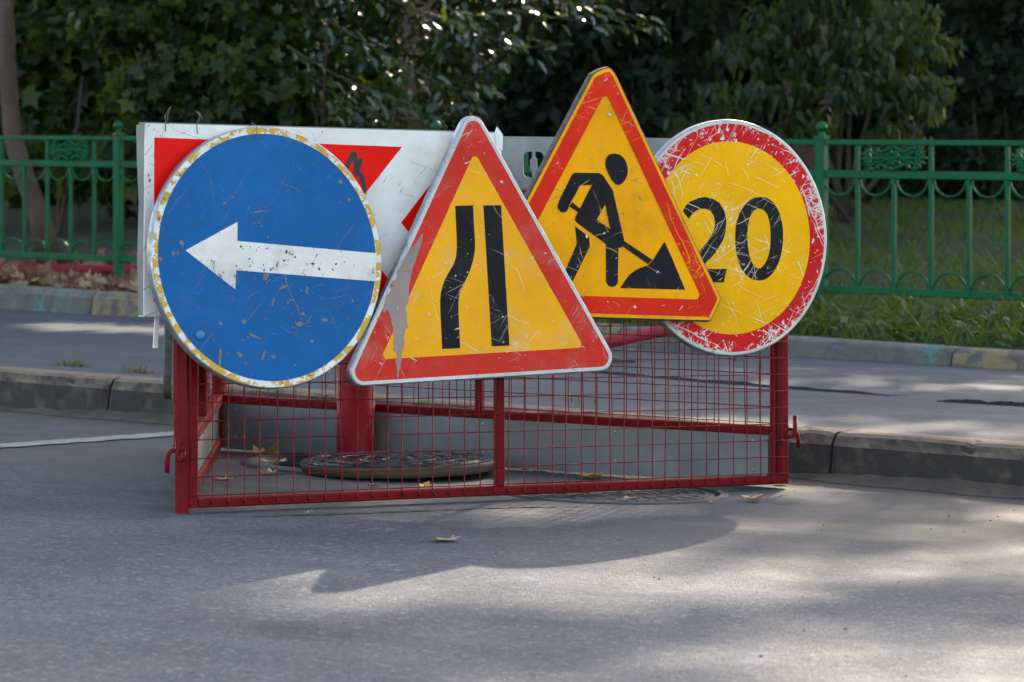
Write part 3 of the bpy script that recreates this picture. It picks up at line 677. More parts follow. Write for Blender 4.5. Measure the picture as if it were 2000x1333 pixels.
obj('scribble', slab([mm([(455, 125), (467, 155), (482, 183), (490, 187), (498, 187), (503, 181), (506, 166), (521, 168), (517, 150), (511, 133), (521, 128), (527, 116), (530, 96), (532, 70), (522, 75), (517, 96), (512, 110), (507, 120), (500, 120), (491, 130), (492, 164), (477, 146), (470, 122)])], .0010, .0014), MT['ink'], s5, True)
chips('red_flecks', 30, lambda x, y: -.46 < x < .46 and (.215 < y < .25), plain('red_fleck', (.5, .02, .02), .6), .0012, s5, .001, .004, 41, .4)
rs_ = np.random.default_rng(8)
chv, chf = [], []
for i in range(26):
    x, y, s = rs_.uniform(-.134, -.115), rs_.uniform(-.24, .245), .001+.006*rs_.random()**3; b0 = len(chv)
    for k in range(6): chv.append((x+s*.6*rs_.uniform(.4, 1.1)*math.cos(k*1.05), y+s*rs_.uniform(.4, 1.2)*math.sin(k*1.05), .0008))
    chf.append(tuple(range(b0, b0+6)))
tag(obj('edge_flecks', (chv, chf), plain('red_edge_fleck', (.45, .02, .02), .6), s5, True), kind='stuff')
# triangle sign hung on the far side of the side barrier, seen edge-on from behind
yaw = R(-92.0); c6 = Vector((-.987, 8.86, .562))
m6 = Matrix.Translation(c6) @ Matrix.Rotation(R(-86.1), 4, 'Z') @ Matrix.Rotation(R(90), 4, 'X')
s6 = empty('triangular_sign', None, 'dark back of a triangle sign seen edge-on beside the barrier corner post', 'road sign', mw=m6)
obj('plate', stack([(rtri(.2572-.004, .036), 0), (rtri(.2572, .04), -.004), (rtri(.2572, .04), -.022), (rtri(.249, .034), -.022), (rtri(.249, .034), -.004)]), MT['darksteel'], s6, True)
obj('rim_strip', slab([rtri(.2585, .0405), rtri(.2575, .0402)], -.021, -.002), MT['rustrim'], s6, True)
obj('white_face', slab([rtri(.252, .036)], .0003, .001), MT['line'], s6, True)
obj('hanging_strip', bar((-.092, -.24, -.02), (-.0985, -.336, -.02), .013, .006, (0, 0, 1)), white_bd, s5, True)

# wire ties holding the signs up
def tie(label, pts, m4):
    o = obj('tie_wire', tube([m4 @ Vector(p) for p in pts], .0011, 5), MT['wire'], smooth=True); tag(o, label, 'wire', 'loose ends of tie wire'); return o
m5 = s5.matrix_world
tie('two thin wire ends sticking up above the white board corner', [(-.08, .235, .002), (-.078, .26, .002), (-.082, .275, .004), (-.07, .295, .002), (-.062, .302, 0), (-.069, .292, .003), (-.074, .272, .002), (-.071, .255, .001)], m5)
tie('short curled wire end above the white board near the blue disc', [(.015, .23, .002), (.012, .258, .002), (.022, .272, .003), (.018, .288, .004), (.004, .292, .003), (.024, .280, .002), (.03, .27, .001)], m5)
tie('twisted wire loop holding the top of the blue disc', [(-.035, .347, -.025), (-.032, .362, -.01), (-.028, .352, .006), (-.026, .325, .005), (-.035, .318, .006), (-.020, .320, .008), (-.028, .33, .007)], s1.matrix_world @ Matrix.Rotation(R(4), 4, 'Z'))
# ------------------------------------------------------------------ green park fence
CELL = (P3-P1).length/24; FZ = .275; e3 = Vector((PE.x, PE.y, -K*PE.x)); n3 = Vector((-PN.x, -PN.y, 0))
def FP(u, z, off=0): p = P1+PE*u-PN*off; return Vector((p.x, p.y, FZ+z+G(p.x)))
def ornament():
    parts = []
    T = lambda pts, r: parts.append(tube([Vector((x, y, z)) for x, z, y in [(p+(0,))[:3] if len(p) == 2 else p for p in pts]], r, 6))
    v, f = lathe([(.036, 0), (.034, .008), (.022, .014), (.012, .011), (.010, .017), (.002, .019)], 16); parts.append(([Vector((x, -z, y)) for x, y, z in v], f))
    for k in range(8):
        a = k*math.pi/4+.2; T([(.012*math.cos(a), .012*math.sin(a), -.012), (.030*math.cos(a), .030*math.sin(a), -.013), (.045*math.cos(a), .045*math.sin(a), -.004)], [.006, .009, .004])
    for s in (-1, 1):
        T([(0, 0, 0), (s*.07, 0, -.004), (s*.13, 0, -.004)], [.013, .010, .008])
        for k in range(5):
            a = (k-2)*.52; T([(s*.115, 0, -.003), (s*(.115+.035*math.cos(a)), .035*math.sin(a), -.006), (s*(.115+.062*math.cos(a)), .060*math.sin(a), -.002)], [.006, .0085, .004])
        for t in (-1, 1):
            T([(s*.04, t*.014, -.002), (s*.085, t*.016, -.003), (s*.115, t*.030, -.003), (s*.128, t*.050, -.004), (s*.115, t*.060, -.005), (s*.104, t*.050, -.005), (s*.112, t*.044, -.006)], [.006, .007, .007, .008, .008, .007, .004])
            T([(s*.004, t*.058, -.003), (s*.030, t*.042, -.005), (s*.058, t*.030, -.004), (s*.080, t*.034, -.004), (s*.084, t*.046, -.005), (s*.074, t*.047, -.006)], [.010, .010, .009, .009, .009, .006])
    return join(*parts)
Rz = Matrix.Rotation(math.atan2(PE.y, PE.x), 4, 'Z'); gm_ = MT['green']
def rotm(VF): return [(Rz @ Vector(v)) for v in VF[0]], VF[1]
_o = ornament(); orn = mesh('ornament', *rotm(([Vector((v[0]*1.13, v[1]*1.3, v[2]*1.05)) for v in _o[0]], _o[1])), gm_, True)
bal = mesh('baluster', *bar((0, 0, .172), (0, 0, .722), .023, .023, n3), gm_)
upr = mesh('short_upright', *bar((0, 0, .764), (0, 0, .892), .023, .023, n3), gm_)
arc_pts = [(-(CELL/2-.016)*math.cos(t), -.086*math.sin(t)) for t in np.linspace(0, math.pi, 13)]
arcd = mesh('arc', *rotm(tube([(x, 0, z) for x, z in arc_pts], .0062, 6)), gm_, True)
arcu = mesh('arc', *rotm(tube([(x, 0, -z) for x, z in arc_pts], .0062, 6)), gm_, True)
fpost = mesh('post', *join(bar((0, 0, -.12), (0, 0, .925), .055, .055, n3), bar((0, 0, .925), (0, 0, .940), .068, .068, n3), lathe([(.020, .938), (.016, .950), (.013, .958), (.019, .962)], 14)), gm_)
fball = mesh('ball_finial', *lathe([(.002+.0285*math.sin(t), .985-.0285*math.cos(t)) for t in np.linspace(.35, math.pi, 12)], 18), gm_, True)
def fence_section(u0, label, post_at):
    L = CELL*12; root = empty('iron_fence', FP(u0+L/2, 0), label, 'fence', 'green iron fence along the lawn')
    def sub(name, me, loc): return obj(name, me, None, root, loc=loc)
    a, b = u0+.029, u0+L-.029
    for name, z, h, w in (('top_rail', .906, .028, .036), ('middle_rail', .743, .042, .030), ('bottom_rail', .152, .040, .030)):
        obj(name, bar(FP(a, z), FP(b, z), w, h), gm_, root)
    for k in range(1, 12): sub('baluster', bal, FP(u0+CELL*k, 0))
    for k in (1, 3, 5, 7, 9, 11): sub('short_upright', upr, FP(u0+CELL*k, 0))
    for k in (2, 6, 10): sub('ornament', orn, FP(u0+CELL*k, .826, .006))
    for k in range(12):
        sub('arc', arcd, FP(u0+CELL*(k+.5), .723)); sub('arc', arcu, FP(u0+CELL*(k+.5), .170))
    for up in post_at:
        p = sub('post', fpost, FP(up, 0)); q = obj('ball_finial', fball, None); q.parent = p
    return root
LF = CELL*12
fence_section(-LF, 'green iron fence section ending beside the tree trunk', [0])
fence_section(0, 'green iron fence section hidden behind the white board', [LF])
fence_section(LF, 'green iron fence section mostly hidden behind the signs', [2*LF])
fence_section(2*LF, 'green iron fence section beside the figure 20 sign over lush grass', [3*LF])

# ------------------------------------------------------------------ loose pipes and scraps
def pipe_thing(label, p, q, r, m):
    root = empty('red_pipe', p.lerp(q, .5), label, 'pipe')
    e = (q-p).normalized(); obj('pipe', tube([p, p.lerp(q, .35)+Vector((0, 0, .004)), p.lerp(q, .7), q], r, 20), m, root, smooth=True)
    obj('coupling', tube([p.lerp(q, .86), p.lerp(q, .86)+e*.09], r*1.12, 20), m, root, smooth=False); return root
pl = at(-260, 521, 20.75); pr = at(330, 530, 19.35)
pipe_thing('long red pipe lying in dead leaves under the fence', pl, pr, .034, MT['redbar'])
pipe_thing('red pipe leaning on the far kerb behind the mesh', at(1085, 692, 14.15), at(1500, 604, 14.75), .029, MT['redbar'])
b0 = on(1218, 711, HZ); wd = empty('black_wedge', b0, 'flat black scrap with a raised arm lying on the pavement behind the mesh', 'scrap')
obj('strip', bar(b0+Vector((-.10, .03, .010)), b0+Vector((.052, 0, .010)), .02, .014), MT['rubber'], wd)
obj('arm', bar(b0+Vector((-.075, .06, .028)), b0+Vector((.0, .03, .012)), .02, .01), MT['rubber'], wd)

# ------------------------------------------------------------------ leaves
T_OVAL = (np.array([(0, 0, 0), (.27, .38, .06), (0, .45, 0), (-.27, .38, .06), (0, 1, -.08)]), np.array([(0, 1, 2), (0, 2, 3), (1, 4, 2), (3, 2, 4)]))
_lob = [(0, 0), (.20, -.06), (.52, .10), (.30, .28), (.62, .58), (.22, .60), (0, 1.0), (-.22, .60), (-.62, .58), (-.30, .28), (-.52, .10), (-.20, -.06)]
T_LOBE = (np.array([(0, .36, -.05)]+[(x, y, .10*abs(x)-.06*y*y) for x, y in _lob]), np.array([(0, 1+i, 1+(i+1) % 12) for i in range(12)]))
T_LANCE = (np.array([(0, 0, 0), (.20, .30, .04), (0, .35, 0), (-.20, .30, .04), (.14, .68, -.03), (0, .70, -.06), (-.14, .68, -.03), (0, 1.05, -.16)]),
           np.array([(0, 1, 2), (0, 2, 3), (1, 4, 5), (1, 5, 2), (3, 2, 5), (3, 5, 6), (4, 7, 5), (6, 5, 7)]))
T_BLADE = (np.array([(-.05, 0, 0), (.05, 0, 0), (-.045, .4, .03), (.045, .4, .03), (-.03, .75, .14), (.03, .75, .14), (0, 1, .30)]),
           np.array([(0, 1, 3), (0, 3, 2), (2, 3, 5), (2, 5, 4), (4, 5, 6)]))
def unit(a): return a/np.maximum(1e-9, np.linalg.norm(a, axis=-1, keepdims=True))
def leaf_mesh(name, Pp, ax, nr, size, T, mat):
    ax = unit(ax); nr = unit(nr-ax*(nr*ax).sum(-1, keepdims=True)); sd = np.cross(ax, nr); t, f = T
    V = Pp[:, None]+size[:, None, None]*(t[None, :, 0:1]*sd[:, None]+t[None, :, 1:2]*ax[:, None]+t[None, :, 2:3]*nr[:, None])
    n = len(t); Fc = (f[None]+(np.arange(len(Pp))*n)[:, None, None]).reshape(-1, 3)
    return bigmesh(name, V.reshape(-1, 3), Fc, mat)
def rnd_dirs(n, bias=(0, 0, -.3), spread=1.):
    return unit(rng.normal(0, spread, (n, 3))+np.array(bias))
LM = {
 'lobed': leafmat('lobed_leaf', [(.008, .014, .003), (.013, .023, .005), (.020, .034, .006), (.05, .065, .007)], .5, .35, .3),
 'poplar': leafmat('glossy_oval_leaf', [(.010, .020, .006), (.016, .030, .008), (.024, .043, .011), (.05, .07, .010)], .2, .3, .8),
 'elder': leafmat('drooping_leaflet', [(.009, .016, .005), (.014, .025, .008), (.022, .036, .010), (.045, .055, .008)], .5, .35, .3),
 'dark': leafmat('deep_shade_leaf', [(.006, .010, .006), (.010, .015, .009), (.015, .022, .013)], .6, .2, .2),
 'crown': leafmat('crown_leaf', [(.02, .045, .015), (.035, .07, .02), (.05, .09, .025)], .45, .25),
 'grass': leafmat('grass_blade', [(.016, .046, .008), (.024, .06, .011), (.036, .078, .014), (.075, .08, .022)], .5, .35, .3),
 'dry': leafmat('dead_leaf', [(.10, .045, .028), (.16, .075, .045), (.22, .12, .075), (.30, .20, .11)], .7, .15, .3, (.3, .15, .05)),
}
barkm = concrete('bark', (.085, .048, .030), amt=0); twigm = plain('twig_bark', (.05, .036, .022), .9)
sxy = np.array([math.sin(SUN_AZ), math.cos(SUN_AZ)])/math.tan(SUN_EL)
def landing(Pp): return Pp[:, :2]-Pp[:, 2:3]*sxy
def ell(L, cx, cy, rx, ry): return np.sqrt(((L[:, 0]-cx)/rx)**2+((L[:, 1]-cy)/ry)**2)
def sstep(x, a, b): t = np.clip((x-a)/(b-a), 0, 1); return t*t*(3-2*t)
def canopy_keep(L):                          # unseen crowns are thinned along the sun's path to place the sunlit spots
    k = np.ones(len(L))
    k = np.minimum(k, .17+.83*sstep(ell(L, .95, 8.5, 1.75, 1.7), .8, 1.15))
    k = np.minimum(k, sstep(ell(L, -.05, 6.95, .75, .55), .8, 1.4))
    k = np.minimum(k, sstep(ell(L, .98, 5.45, .72, .72), .9, 1.35))
    k = np.minimum(k, .25+.75*sstep(ell(L, 2.0, 12.2, 1.6, 1.1), .7, 1.2))
    k = np.minimum(k, 1.0*sstep(ell(L, -1.2, 15.5, 1.9, 1.15), .7, 1.2))
    return k
def trunk_tube(pts, rad): return tube(pts, rad, 12)
def tree(name, label, base, top, r0, crown_c, crown_r, n, lsize, lm, trunk_pts=None, clumps=60, tmpl=T_OVAL):
    b = Vector(base); root = empty(name, b, label, 'tree', 'trees behind the fence')
    pts = [Vector(p) for p in (trunk_pts or [b, b.lerp(Vector(top), .3)+Vector((.08, 0, 0)), b.lerp(Vector(top), .65)+Vector((-.1, .05, 0)), Vector(top)])]
    obj('trunk', trunk_tube(pts, [r0*(1.25 if i == 0 else 1-.6*i/len(pts)) for i in range(len(pts))]), barkm, root, smooth=True)
    cc_ = np.array(crown_c); cr = np.array(crown_r)
    cl = unit(rng.normal(0, 1, (clumps, 3)))*(rng.random((clumps, 1))**.45)*cr+cc_
    for k in range(5):
        e = Vector(cl[k]); st_ = pts[-1].lerp(pts[-2], .3*k/5); obj('limb', tube([st_, st_.lerp(e, .5)+Vector((0, 0, .3)), e], [r0*.35, r0*.22, .02], 8), barkm, root, smooth=True)
    idx = rng.integers(0, clumps, n); Pp = cl[idx]+rng.normal(0, 1, (n, 3))*np.array([.55, .55, .4])*(cr.mean()/3.5)
    keep = (rng.random(n) < canopy_keep(landing(Pp))) & (Pp[:, 2] > cc_[2]-cr[2]*1.15)
    Pp = Pp[keep]; m = len(Pp)
    me = leaf_mesh('crown', Pp, rnd_dirs(m), rnd_dirs(m, (0, 0, .6)), lsize*rng.uniform(.6, 1.3, m), tmpl, LM[lm])
    tag(obj('crown', me, None, root), kind='stuff'); return root
def gnd(x, y): return (x, y, gz(Vector((x, y)))-.1)
tb = at(92, 486, 21.4); tp = [at(92, 500, 21.4), at(80, 430, 21.4), at(50, 350, 21.4), at(24, 270, 21.45), at(14, 120, 21.5), at(10, -60, 21.5), at(5, -500, 21.6)+Vector((0, 0, .5)), at(60, -1300, 22)]
tree('broadleaf_tree', 'slanting brown tree trunk behind the fence, nearest the picture edge', tp[0], tp[-1], .082, (-3.6, 23, 9.2), (3.4, 2.6, 4.6), 9000, .26, 'crown', tp)
tall = [(-.9, 25.2, 12.5), (2.35, 25.6, 13.5), (7.6, 27, 12.5), (-7.4, 27.5, 13), (1.4, 30, 16.5), (-3.8, 30.5, 16), (5.4, 32, 17)]
words = ['straight dark tree behind the glossy bush in the middle', 'tall dark tree behind the drooping bush', 'dark tree beyond the far corner of the lawn', 'dark tree deep in the shade behind the slanting trunk',
         'far tree rising behind the gap between the bushes', 'far tall tree behind the lobed bush', 'farthest tall tree beyond the lawn']
for (x, y, h), wd_ in zip(tall, words):
    tree('broadleaf_tree', wd_, gnd(x, y), (x+.3, y, h*.62), .17, (x, y, h*.66), (3.9, 3.0, h*.36), 13000, .27, 'crown', clumps=80)

# shrubs right behind the fence -------------------------------------------------
def shrub(name, label, base, stems, blobs, n, size, lm, T, down=-.35, face=(0, -.5, .5), cat='bush', spread=.9, extra=None):
    b = Vector(base); root = empty(name, b, label, cat, 'bushes behind the fence')
    for e in stems:
        e = Vector(e); mid = b.lerp(e, .5)+Vector((rng.normal(0, .06), rng.normal(0, .05), .06))
        obj('stem', tube([b+Vector((rng.normal(0, .05), 0, -.05)), mid, e], [.022, .015, .006], 7), twigm, root, smooth=True)
    w = np.array([c[3]*c[5] for c in blobs]); idx = rng.choice(len(blobs), n, p=w/w.sum()); B_ = np.array([c[:6] for c in blobs])[idx]
    sub = 26; cl = [B_[:, :3]]
    off = unit(rng.normal(0, 1, (n, 3)))*rng.random((n, 1))**.5
    # pull the leaves together into sprays so that gaps stay open
    key = idx*sub+rng.integers(0, sub, n); anchors = unit(rng.normal(0, 1, (len(blobs)*sub, 3)))*rng.random((len(blobs)*sub, 1))**.5
    off = anchors[key]*.85+off*.33
    Pp = B_[:, :3]+off*B_[:, 3:6]; m = n
    me = leaf_mesh('crown', Pp, rnd_dirs(m, (0, -.15, down), spread), rnd_dirs(m, face, .55), size*rng.uniform(.4, 1.35, m), T, LM[lm])
    tag(obj('crown', me, None, root), kind='stuff'); return root
def bl(px, py, Y, rpx, rpy, ry): p = at(px, py, Y); return (p.x, p.y, p.z, rpx*Y/6000, ry, rpy*Y/6000)
shrub('lobed_bush', 'bush with dark lobed leaves above the white board', gnd(-2.0, 20.6), [at(250, 60, 20.4), at(330, 120, 20.4), at(205, 40, 20.6), at(400, 30, 20.7), at(470, 150, 20.5)],
      [bl(330, 60, 20.6, 190, 110, .5), bl(430, 160, 20.4, 190, 90, .45), bl(520, 60, 20.8, 150, 110, .5), bl(280, 190, 20.5, 90, 70, .35), bl(560, 190, 20.4, 110, 70, .35), bl(240, -40, 20.8, 160, 90, .5), bl(400, -120, 20.8, 250, 110, .6)],
      9800, .10, 'lobed', T_LOBE)
shrub('dense_bush', 'low dark bush filling the gap beside the slanting trunk', gnd(-3.6, 24.5), [at(100, 200, 24.5), at(160, 150, 24.4)],
      [bl(120, 60, 24.6, 140, 130, .5), bl(60, 180, 24.8, 120, 110, .5), bl(160, 260, 24.8, 120, 120, .5), bl(250, 330, 24.6, 130, 100, .5), bl(60, 330, 25.2, 110, 90, .5), bl(30, -60, 24.8, 150, 110, .5)],
      3800, .15, 'lobed', T_LOBE)
# the shrub with glossy oval leaves: its nearest sprays are built leaf by leaf
pop = empty('glossy_bush', gnd(-.7, 20.2), 'bush with glossy oval leaves and long arching branches catching the sun', 'bush', 'bushes behind the fence')
branches = [[(640, 40), (760, 110), (860, 165), (945, 185)], [(700, -30), (860, 40), (1000, 20), (1120, 40), (1240, 62)], [(600, 150), (700, 215), (800, 235), (880, 205)], [(1000, -20), (1130, 10), (1230, 30), (1290, 60)],
            [(560, 90), (660, 150), (760, 190), (830, 225)], [(820, -40), (920, 60), (1010, 95), (1080, 90)], [(620, 200), (690, 235), (740, 250), (800, 260)]]
hero = mesh('leaf', *(lambda t, f: (t.tolist(), [tuple(q) for q in f]))(np.array([(0, 0, 0), (.16, .18, .03), (.27, .42, .055), (.19, .75, .02), (0, 1.03, -.08), (-.19, .75, .02), (-.27, .42, .055), (-.16, .18, .03), (0, .2, 0), (0, .45, 0), (0, .76, -.03)]),
     [(0, 1, 8), (0, 8, 7), (1, 2, 9, 8), (7, 8, 9, 6), (2, 3, 10, 9), (6, 9, 10, 5), (3, 4, 10), (5, 10, 4)]), LM['poplar'])
nh = 0; more_P = []
for bi, bp in enumerate(branches):
    Yb = 19.3+.25*(bi % 4); pts = [at(x, y, Yb+.05*i) for i, (x, y) in enumerate(bp)]
    obj('branch', tube([at(620+20*bi, 420, 20.3)]+pts if bi in (0, 2, 6) else pts, [.008, .006, .005, .004, .002][:len(pts)+(bi in (0, 2, 6))], 6), twigm, pop, smooth=True)
    for s in np.linspace(.02, 1, 38):
        q = s*(len(pts)-1); i = min(int(q), len(pts)-2); p = pts[i].lerp(pts[i+1], q-i); e = (pts[i+1]-pts[i]).normalized()
        sd = 1 if nh % 2 else -1; up = Vector((0, rng.normal(0, .5), 1)); d = (e*.7+Vector((rng.normal(0, .35), rng.normal(-.15, .5), -.35+.5*sd*rng.random()))).normalized()
        nrml = (Vector((rng.normal(.5, .28), rng.normal(-.28, .25), .8))).normalized(); nrml = (nrml-d*nrml.dot(d)).normalized(); x_ = d.cross(nrml)
        o = obj('leaf', hero, None); sz = rng.uniform(.075, .13); pos = p+d*.02+Vector((rng.normal(0, .03), rng.normal(0, .06), rng.normal(0, .035)))
        o.matrix_world = Matrix(((x_.x*sz, d.x*sz, nrml.x*sz, pos.x), (x_.y*sz, d.y*sz, nrml.y*sz, pos.y), (x_.z*sz, d.z*sz, nrml.z*sz, pos.z), (0, 0, 0, 1)))
        o.parent = pop; o.matrix_parent_inverse = Matrix.Translation(pop.location).inverted(); nh += 1
pb = [bl(680, 120, 20.5, 130, 110, .5), bl(820, 60, 20.6, 150, 110, .5), bl(720, 215, 20.3, 130, 45, .35), bl(950, 20, 20.7, 140, 70, .4), bl(850, 190, 20.6, 110, 60, .35), bl(760, -60, 20.6, 260, 90, .6), bl(1080, -30, 20.7, 170, 70, .5), bl(900, 120, 20.9, 130, 80, .4)]
w = np.array([c[3]*c[5] for c in pb]); idx = rng.choice(len(pb), 4600, p=w/w.sum()); B_ = np.array(pb)[idx]
key = idx*24+rng.integers(0, 24, len(idx)); anc = unit(rng.normal(0, 1, (len(pb)*24, 3)))*rng.random((len(pb)*24, 1))**.5
Pp = B_[:, :3]+(anc[key]*.9+unit(rng.normal(0, 1, (len(idx), 3)))*.25)*B_[:, 3:6]
tag(obj('crown', leaf_mesh('crown', Pp, rnd_dirs(len(Pp), (.3, -.2, -.3), .8), rnd_dirs(len(Pp), (.5, -.3, .9), .4), rng.uniform(.06, .11, len(Pp)), T_OVAL, LM['poplar']), None, pop), kind='stuff')
# young tree with drooping leaflets
eb = at(1655, 420, 21.6); estems = [at(1560, 60, 21.5), at(1640, -20, 21.6), at(1700, 60, 21.4), at(1780, 160, 21.3), at(1590, 140, 21.5), at(1850, 190, 21.3), at(1450, 215, 21.3), at(1665, 150, 21.6)]
eroot = shrub('drooping_bush', 'multi-stemmed bush with drooping leaflets behind the figure 20 sign', eb, estems,
      [bl(1560, 60, 21.6, 140, 90, .5), bl(1720, 70, 21.5, 150, 110, .5), bl(1640, 150, 21.3, 150, 60, .4), bl(1460, 190, 21.3, 130, 40, .3), bl(1500, 100, 21.5, 110, 60, .4), bl(1800, 180, 21.3, 90, 55, .3), bl(1580, 235, 21.4, 100, 40, .3), bl(1400, 235, 21.4, 90, 35, .3), bl(1650, -50, 21.6, 260, 80, .6), bl(1760, 255, 21.5, 70, 40, .3)],
      6000, .105, 'elder', T_LANCE, -1.1, (0, -.7, .25), spread=.5)
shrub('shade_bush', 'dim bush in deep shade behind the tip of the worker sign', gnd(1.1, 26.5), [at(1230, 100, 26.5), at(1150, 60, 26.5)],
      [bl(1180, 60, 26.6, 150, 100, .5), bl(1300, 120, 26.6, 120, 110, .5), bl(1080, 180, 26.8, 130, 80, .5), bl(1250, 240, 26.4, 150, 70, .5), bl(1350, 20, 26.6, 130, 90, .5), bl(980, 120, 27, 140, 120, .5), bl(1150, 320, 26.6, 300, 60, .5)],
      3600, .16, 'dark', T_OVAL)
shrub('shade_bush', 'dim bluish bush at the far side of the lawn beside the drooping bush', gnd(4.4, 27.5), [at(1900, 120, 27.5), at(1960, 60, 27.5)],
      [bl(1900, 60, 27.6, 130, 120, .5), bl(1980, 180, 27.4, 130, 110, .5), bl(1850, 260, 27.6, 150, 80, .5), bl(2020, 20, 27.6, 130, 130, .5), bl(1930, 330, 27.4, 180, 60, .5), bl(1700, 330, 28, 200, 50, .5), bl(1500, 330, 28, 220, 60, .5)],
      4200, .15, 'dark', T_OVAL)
# the wood behind everything reads as one dark mass
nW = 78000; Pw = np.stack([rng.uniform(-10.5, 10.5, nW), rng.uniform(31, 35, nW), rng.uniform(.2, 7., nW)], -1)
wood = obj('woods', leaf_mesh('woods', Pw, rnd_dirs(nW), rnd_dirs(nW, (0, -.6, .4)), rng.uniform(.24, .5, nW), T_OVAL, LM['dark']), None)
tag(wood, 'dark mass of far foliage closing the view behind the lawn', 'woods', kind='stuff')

# ------------------------------------------------------------------ grass, litter, weeds
def verge_pts(n, s0, s1, d0, d1, pw=1.):
    s = rng.uniform(s0, s1, n); dn = d0+(d1-d0)*rng.random(n)**pw
    x = FK0.x+FE.x*s+FN.x*dn; y = FK0.y+FE.y*s+FN.y*dn
    z = np.array([max(gz(Vector((a, b))), HZ+kerb_h(c)-.02+G(a)) for a, b, c in zip(x, y, s)]); return np.stack([x, y, z], -1), dn
n = 17000; Pg, dn = verge_pts(n, -1.6, 2.9, .22, 4.2, 1.35)
tuft = np.sin(Pg[:, 0]*9+1.3)*np.sin(Pg[:, 1]*8.1)+rng.normal(0, .45, n); kp = (tuft > -.35) & (rng.random(n) < np.clip((dn-.1)*2.2, .12, 1)); Pg = Pg[kp]; dn = dn[kp]; n = len(Pg)
h = rng.uniform(.08, .20, n)*np.where(dn < 1.7, 1., .55)*np.clip(.45+dn*.8, .4, 1.1); az = rng.uniform(0, 6.3, n); ln = rng.uniform(.25, .95, n)
axg = np.stack([np.cos(az)*ln, np.sin(az)*ln, np.ones(n)], -1); nrg = np.stack([np.cos(az), np.sin(az), -.4*np.ones(n)], -1)
go = obj('grass', leaf_mesh('grass', Pg, axg, nrg, h, T_BLADE, LM['grass']), None)
tag(go, 'lush green grass under the fence beside the figure 20 sign', 'grass', kind='stuff')
n = 15000; Pg, dn = verge_pts(n, -2, 7, 2.4, 10, 1.3)
h = rng.uniform(.04, .10, n); az = rng.uniform(0, 6.3, n); axg = np.stack([np.cos(az)*.6, np.sin(az)*.6, np.ones(n)], -1); nrg = np.stack([np.cos(az), np.sin(az), -.4*np.ones(n)], -1)
tag(obj('grass', leaf_mesh('grass', Pg, axg, nrg, h*1.6, T_BLADE, LM['grass']), None), 'thin trodden lawn grass behind the fence', 'grass', kind='stuff')
n = 2600; Pg, dn = verge_pts(n, -1.6, 2.4, .3, 1.9); az = rng.uniform(0, 6.3, n)
tag(obj('weeds', leaf_mesh('weeds', Pg+np.array([0, 0, .05])*rng.random((n, 1))*2, np.stack([np.cos(az), np.sin(az), .4+0*az], -1), rnd_dirs(n, (0, -.2, 1), .4), rng.uniform(.03, .09, n), T_OVAL, LM['grass']), None), 'broad-leaved weeds among the grass under the fence', 'weeds', kind='stuff')
n = 5200; Pg, dn = verge_pts(n, 4.4, 9.5, .17, 4.5, 1.2)
tag(obj('leaf_litter', leaf_mesh('leaf_litter', Pg+np.array([0, 0, .012])+rng.random((n, 1))*np.array([0, 0, .015]), rnd_dirs(n, (0, 0, 0))*np.array([1, 1, .35]), rnd_dirs(n, (0, 0, 1.2), .5), rng.uniform(.05, .12, n), T_LOBE, LM['dry']), None),
    'brown dead leaves covering the ground under the fence', 'leaf litter', kind='stuff')
def tuft_obj(px, py, n, wid, label, group='grass tufts in the kerb joint'):
    c = on(px, py, HZ); az = rng.uniform(0, 6.3, n); q = rng.normal(0, 1, n)[:, None]*wid*np.array([[NE.x, NE.y, 0]])+rng.normal(0, .012, (n, 3))*np.array([1, 1, 0])
    Pq = np.array(c)+q; Pq[:, 2] = HZ-.01+np.array([G(a) for a in Pq[:, 0]]); ln = rng.uniform(.2, 1.2, n)
    root = empty('grass_tuft', c, label, 'grass tuft', group)
    o = obj('blades', leaf_mesh('blades', Pq, np.stack([np.cos(az)*ln, np.sin(az)*ln, np.ones(n)], -1), np.stack([np.cos(az), np.sin(az), -.4*np.ones(n)], -1), rng.uniform(.02, .055, n), T_BLADE, LM['grass']), None, root)
    tag(o, kind='stuff'); return root
tuft_obj(145, 714, 90, .05, 'grass tuft behind the kerb farthest from the barrier'); tuft_obj(272, 727, 90, .04, 'grass tuft on the kerb nearest the blue disc')
tuft_obj(1125, 783, 24, .03, 'tiny weed tuft on the kerb seen through the mesh under the triangles')

# fallen leaves, each one its own
lcol = {'tan': (.46, .31, .18), 'pale': (.50, .45, .27), 'rust': (.34, .12, .05), 'ochre': (.48, .26, .06), 'brown': (.20, .11, .07)}
lmat = {k: leafmat('fallen_'+k, [tuple(x*.7 for x in c), c], .65, .15, .3, c) for k, c in lcol.items()}
def fallen(px, py, size, col, label, z=0., curl=.35, seed=0):
    rs = np.random.default_rng(seed+int(px)); c = on(px, py, z); a = rs.uniform(0, 6.3); V = []
    for x, y, _ in T_LOBE[0]:
        x, y = x+rs.normal(0, .05), y-.4+rs.normal(0, .05); r2 = x*x+y*y; zz = curl*(r2*.9+.5*x*y)+abs(rs.normal(0, .06))+.03
        V.append((c.x+size*(x*math.cos(a)-y*math.sin(a)), c.y+size*(x*math.sin(a)+y*math.cos(a)), c.z+.004+size*zz))
    lo = min(v[2] for v in V)-c.z-.003; V = [(x, y, z_-lo) for x, y, z_ in V]
    root = empty('fallen_leaf', c, label, 'leaf', 'fallen leaves on the road')
    obj('blade', (V, [tuple(int(i) for i in t) for t in T_LOBE[1]]), lmat[col], root)
    p = Vector(V[1]); obj('stalk', tube([p, p+Vector((math.sin(a)*size*.3, -math.cos(a)*size*.3, size*.08))], size*.018, 5), lmat[col], root); return root
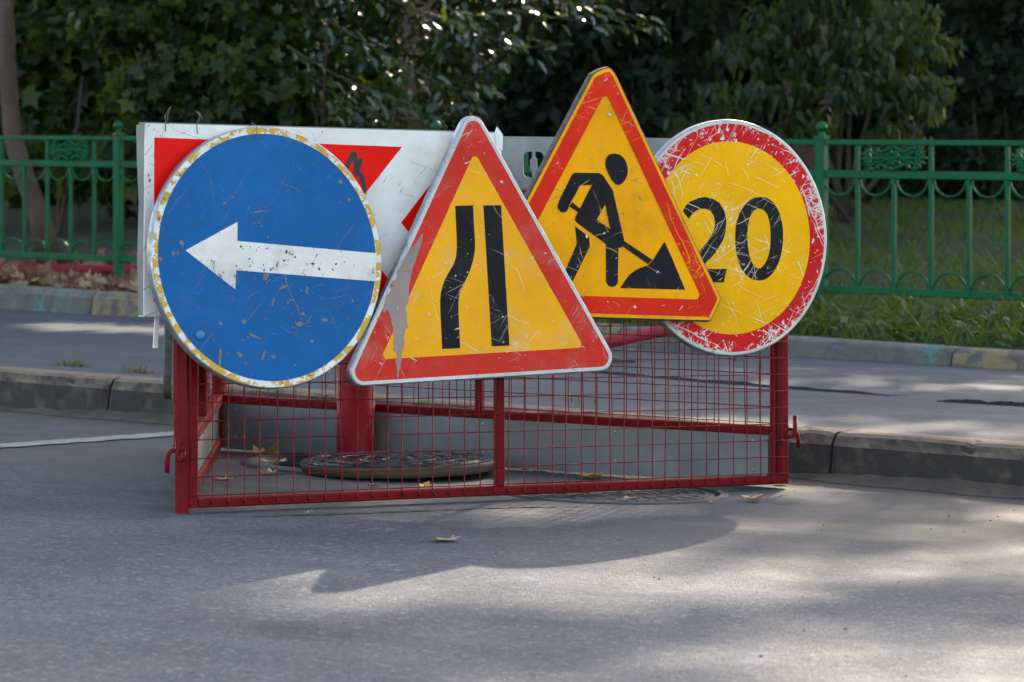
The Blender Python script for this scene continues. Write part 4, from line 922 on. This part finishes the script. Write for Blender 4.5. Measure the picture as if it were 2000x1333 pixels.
for i, (px, py, s, col, lab) in enumerate([
    (868, 1058, .075, 'tan', 'curled tan leaf alone on the road in front of the barrier'), (1475, 981, .065, 'tan', 'curled tan leaf on the road between the mesh and the kerb'),
    (602, 1005, .022, 'pale', 'tiny pale leaf scrap just in front of the mesh'), (1524, 948, .06, 'brown', 'brown leaf stuck under the foot of the barrier'),
    (1155, 936, .085, 'ochre', 'large ochre leaf on the road behind the mesh under the worker sign'), (1055, 920, .065, 'ochre', 'yellowish leaf leaning up just behind the middle post'),
    (1020, 921, .05, 'tan', 'flat tan leaf close to the middle post'), (1245, 941, .06, 'tan', 'crumpled leaf behind the mesh below the figure 20 sign'), (1388, 984, .03, 'rust', 'small rust-red leaf at the edge of the closed manhole'),
    (1222, 977, .05, 'brown', 'brown leaf lying on the closed manhole cover'), (1180, 958, .06, 'ochre', 'ochre leaf caught under the bottom rail over the closed manhole'),
    (520, 893, .09, 'ochre', 'big yellow leaf at the foot of the grey sheet near the standpipe'), (560, 891, .08, 'rust', 'rusty leaf beside the big yellow leaf near the standpipe'), (535, 908, .07, 'pale', 'pale leaf at the rim of the open manhole'),
    (525, 928, .06, 'pale', 'pale crumpled leaf in front of the open manhole rim'), (438, 938, .05, 'pale', 'pale leaf by the bottom rail of the side barrier'), (730, 952, .04, 'brown', 'brown leaf scrap against the dragged cover'),
    (835, 956, .045, 'ochre', 'ochre leaf scrap pinned under the dragged cover')]):
    fallen(px, py, s, col, lab, 0 if px != 1222 else .006, .3+.3*(i % 3), i)
fallen(1290, 671, .07, 'ochre', 'yellow leaf on the pavement under the leaning red pipe', HZ, .4, 40)
fallen(1197, 702, .05, 'tan', 'orange leaf caught by the black scrap on the pavement', HZ, .4, 41)

# loose grit on the road: nobody could count it
n = 900; px_ = rng.uniform(-1.6, 1.9, n); py_ = rng.uniform(5.2, 10.6, n); ok = ((px_-NK0.x)*NN.x+(py_-NK0.y)*NN.y < -.02) & (np.hypot(px_-HOLE.x, py_-HOLE.y) > .4) & (np.hypot(px_-M2.x, py_-M2.y) > .35)
px_, py_ = px_[ok], py_[ok]; n = len(px_); dk = -((px_-NK0.x)*NN.x+(py_-NK0.y)*NN.y); keep = rng.random(n) < np.clip(1.2-dk, .35, 1); px_, py_ = px_[keep], py_[keep]; n = len(px_)
sz = .0015*(3.5**(rng.random(n)**2.5)); oc = np.array([(1, 0, 0), (-1, 0, 0), (0, 1, 0), (0, -1, 0), (0, 0, .8), (0, 0, -.4)]); of = np.array([(0, 2, 4), (2, 1, 4), (1, 3, 4), (3, 0, 4), (2, 0, 5), (1, 2, 5), (3, 1, 5), (0, 3, 5)])
Vg = np.stack([px_, py_, -K*px_+sz*.3], -1)[:, None]+sz[:, None, None]*oc[None]*rng.uniform(.6, 1.5, (n, 6, 1))
Fg = (of[None]+(np.arange(n)*6)[:, None, None]).reshape(-1, 3)
tag(obj('grit', bigmesh('grit', Vg.reshape(-1, 3), Fg, plain('grit_stone', (.17, .155, .13), .9)), None), 'small stones and grit scattered over the road', 'grit', kind='stuff')
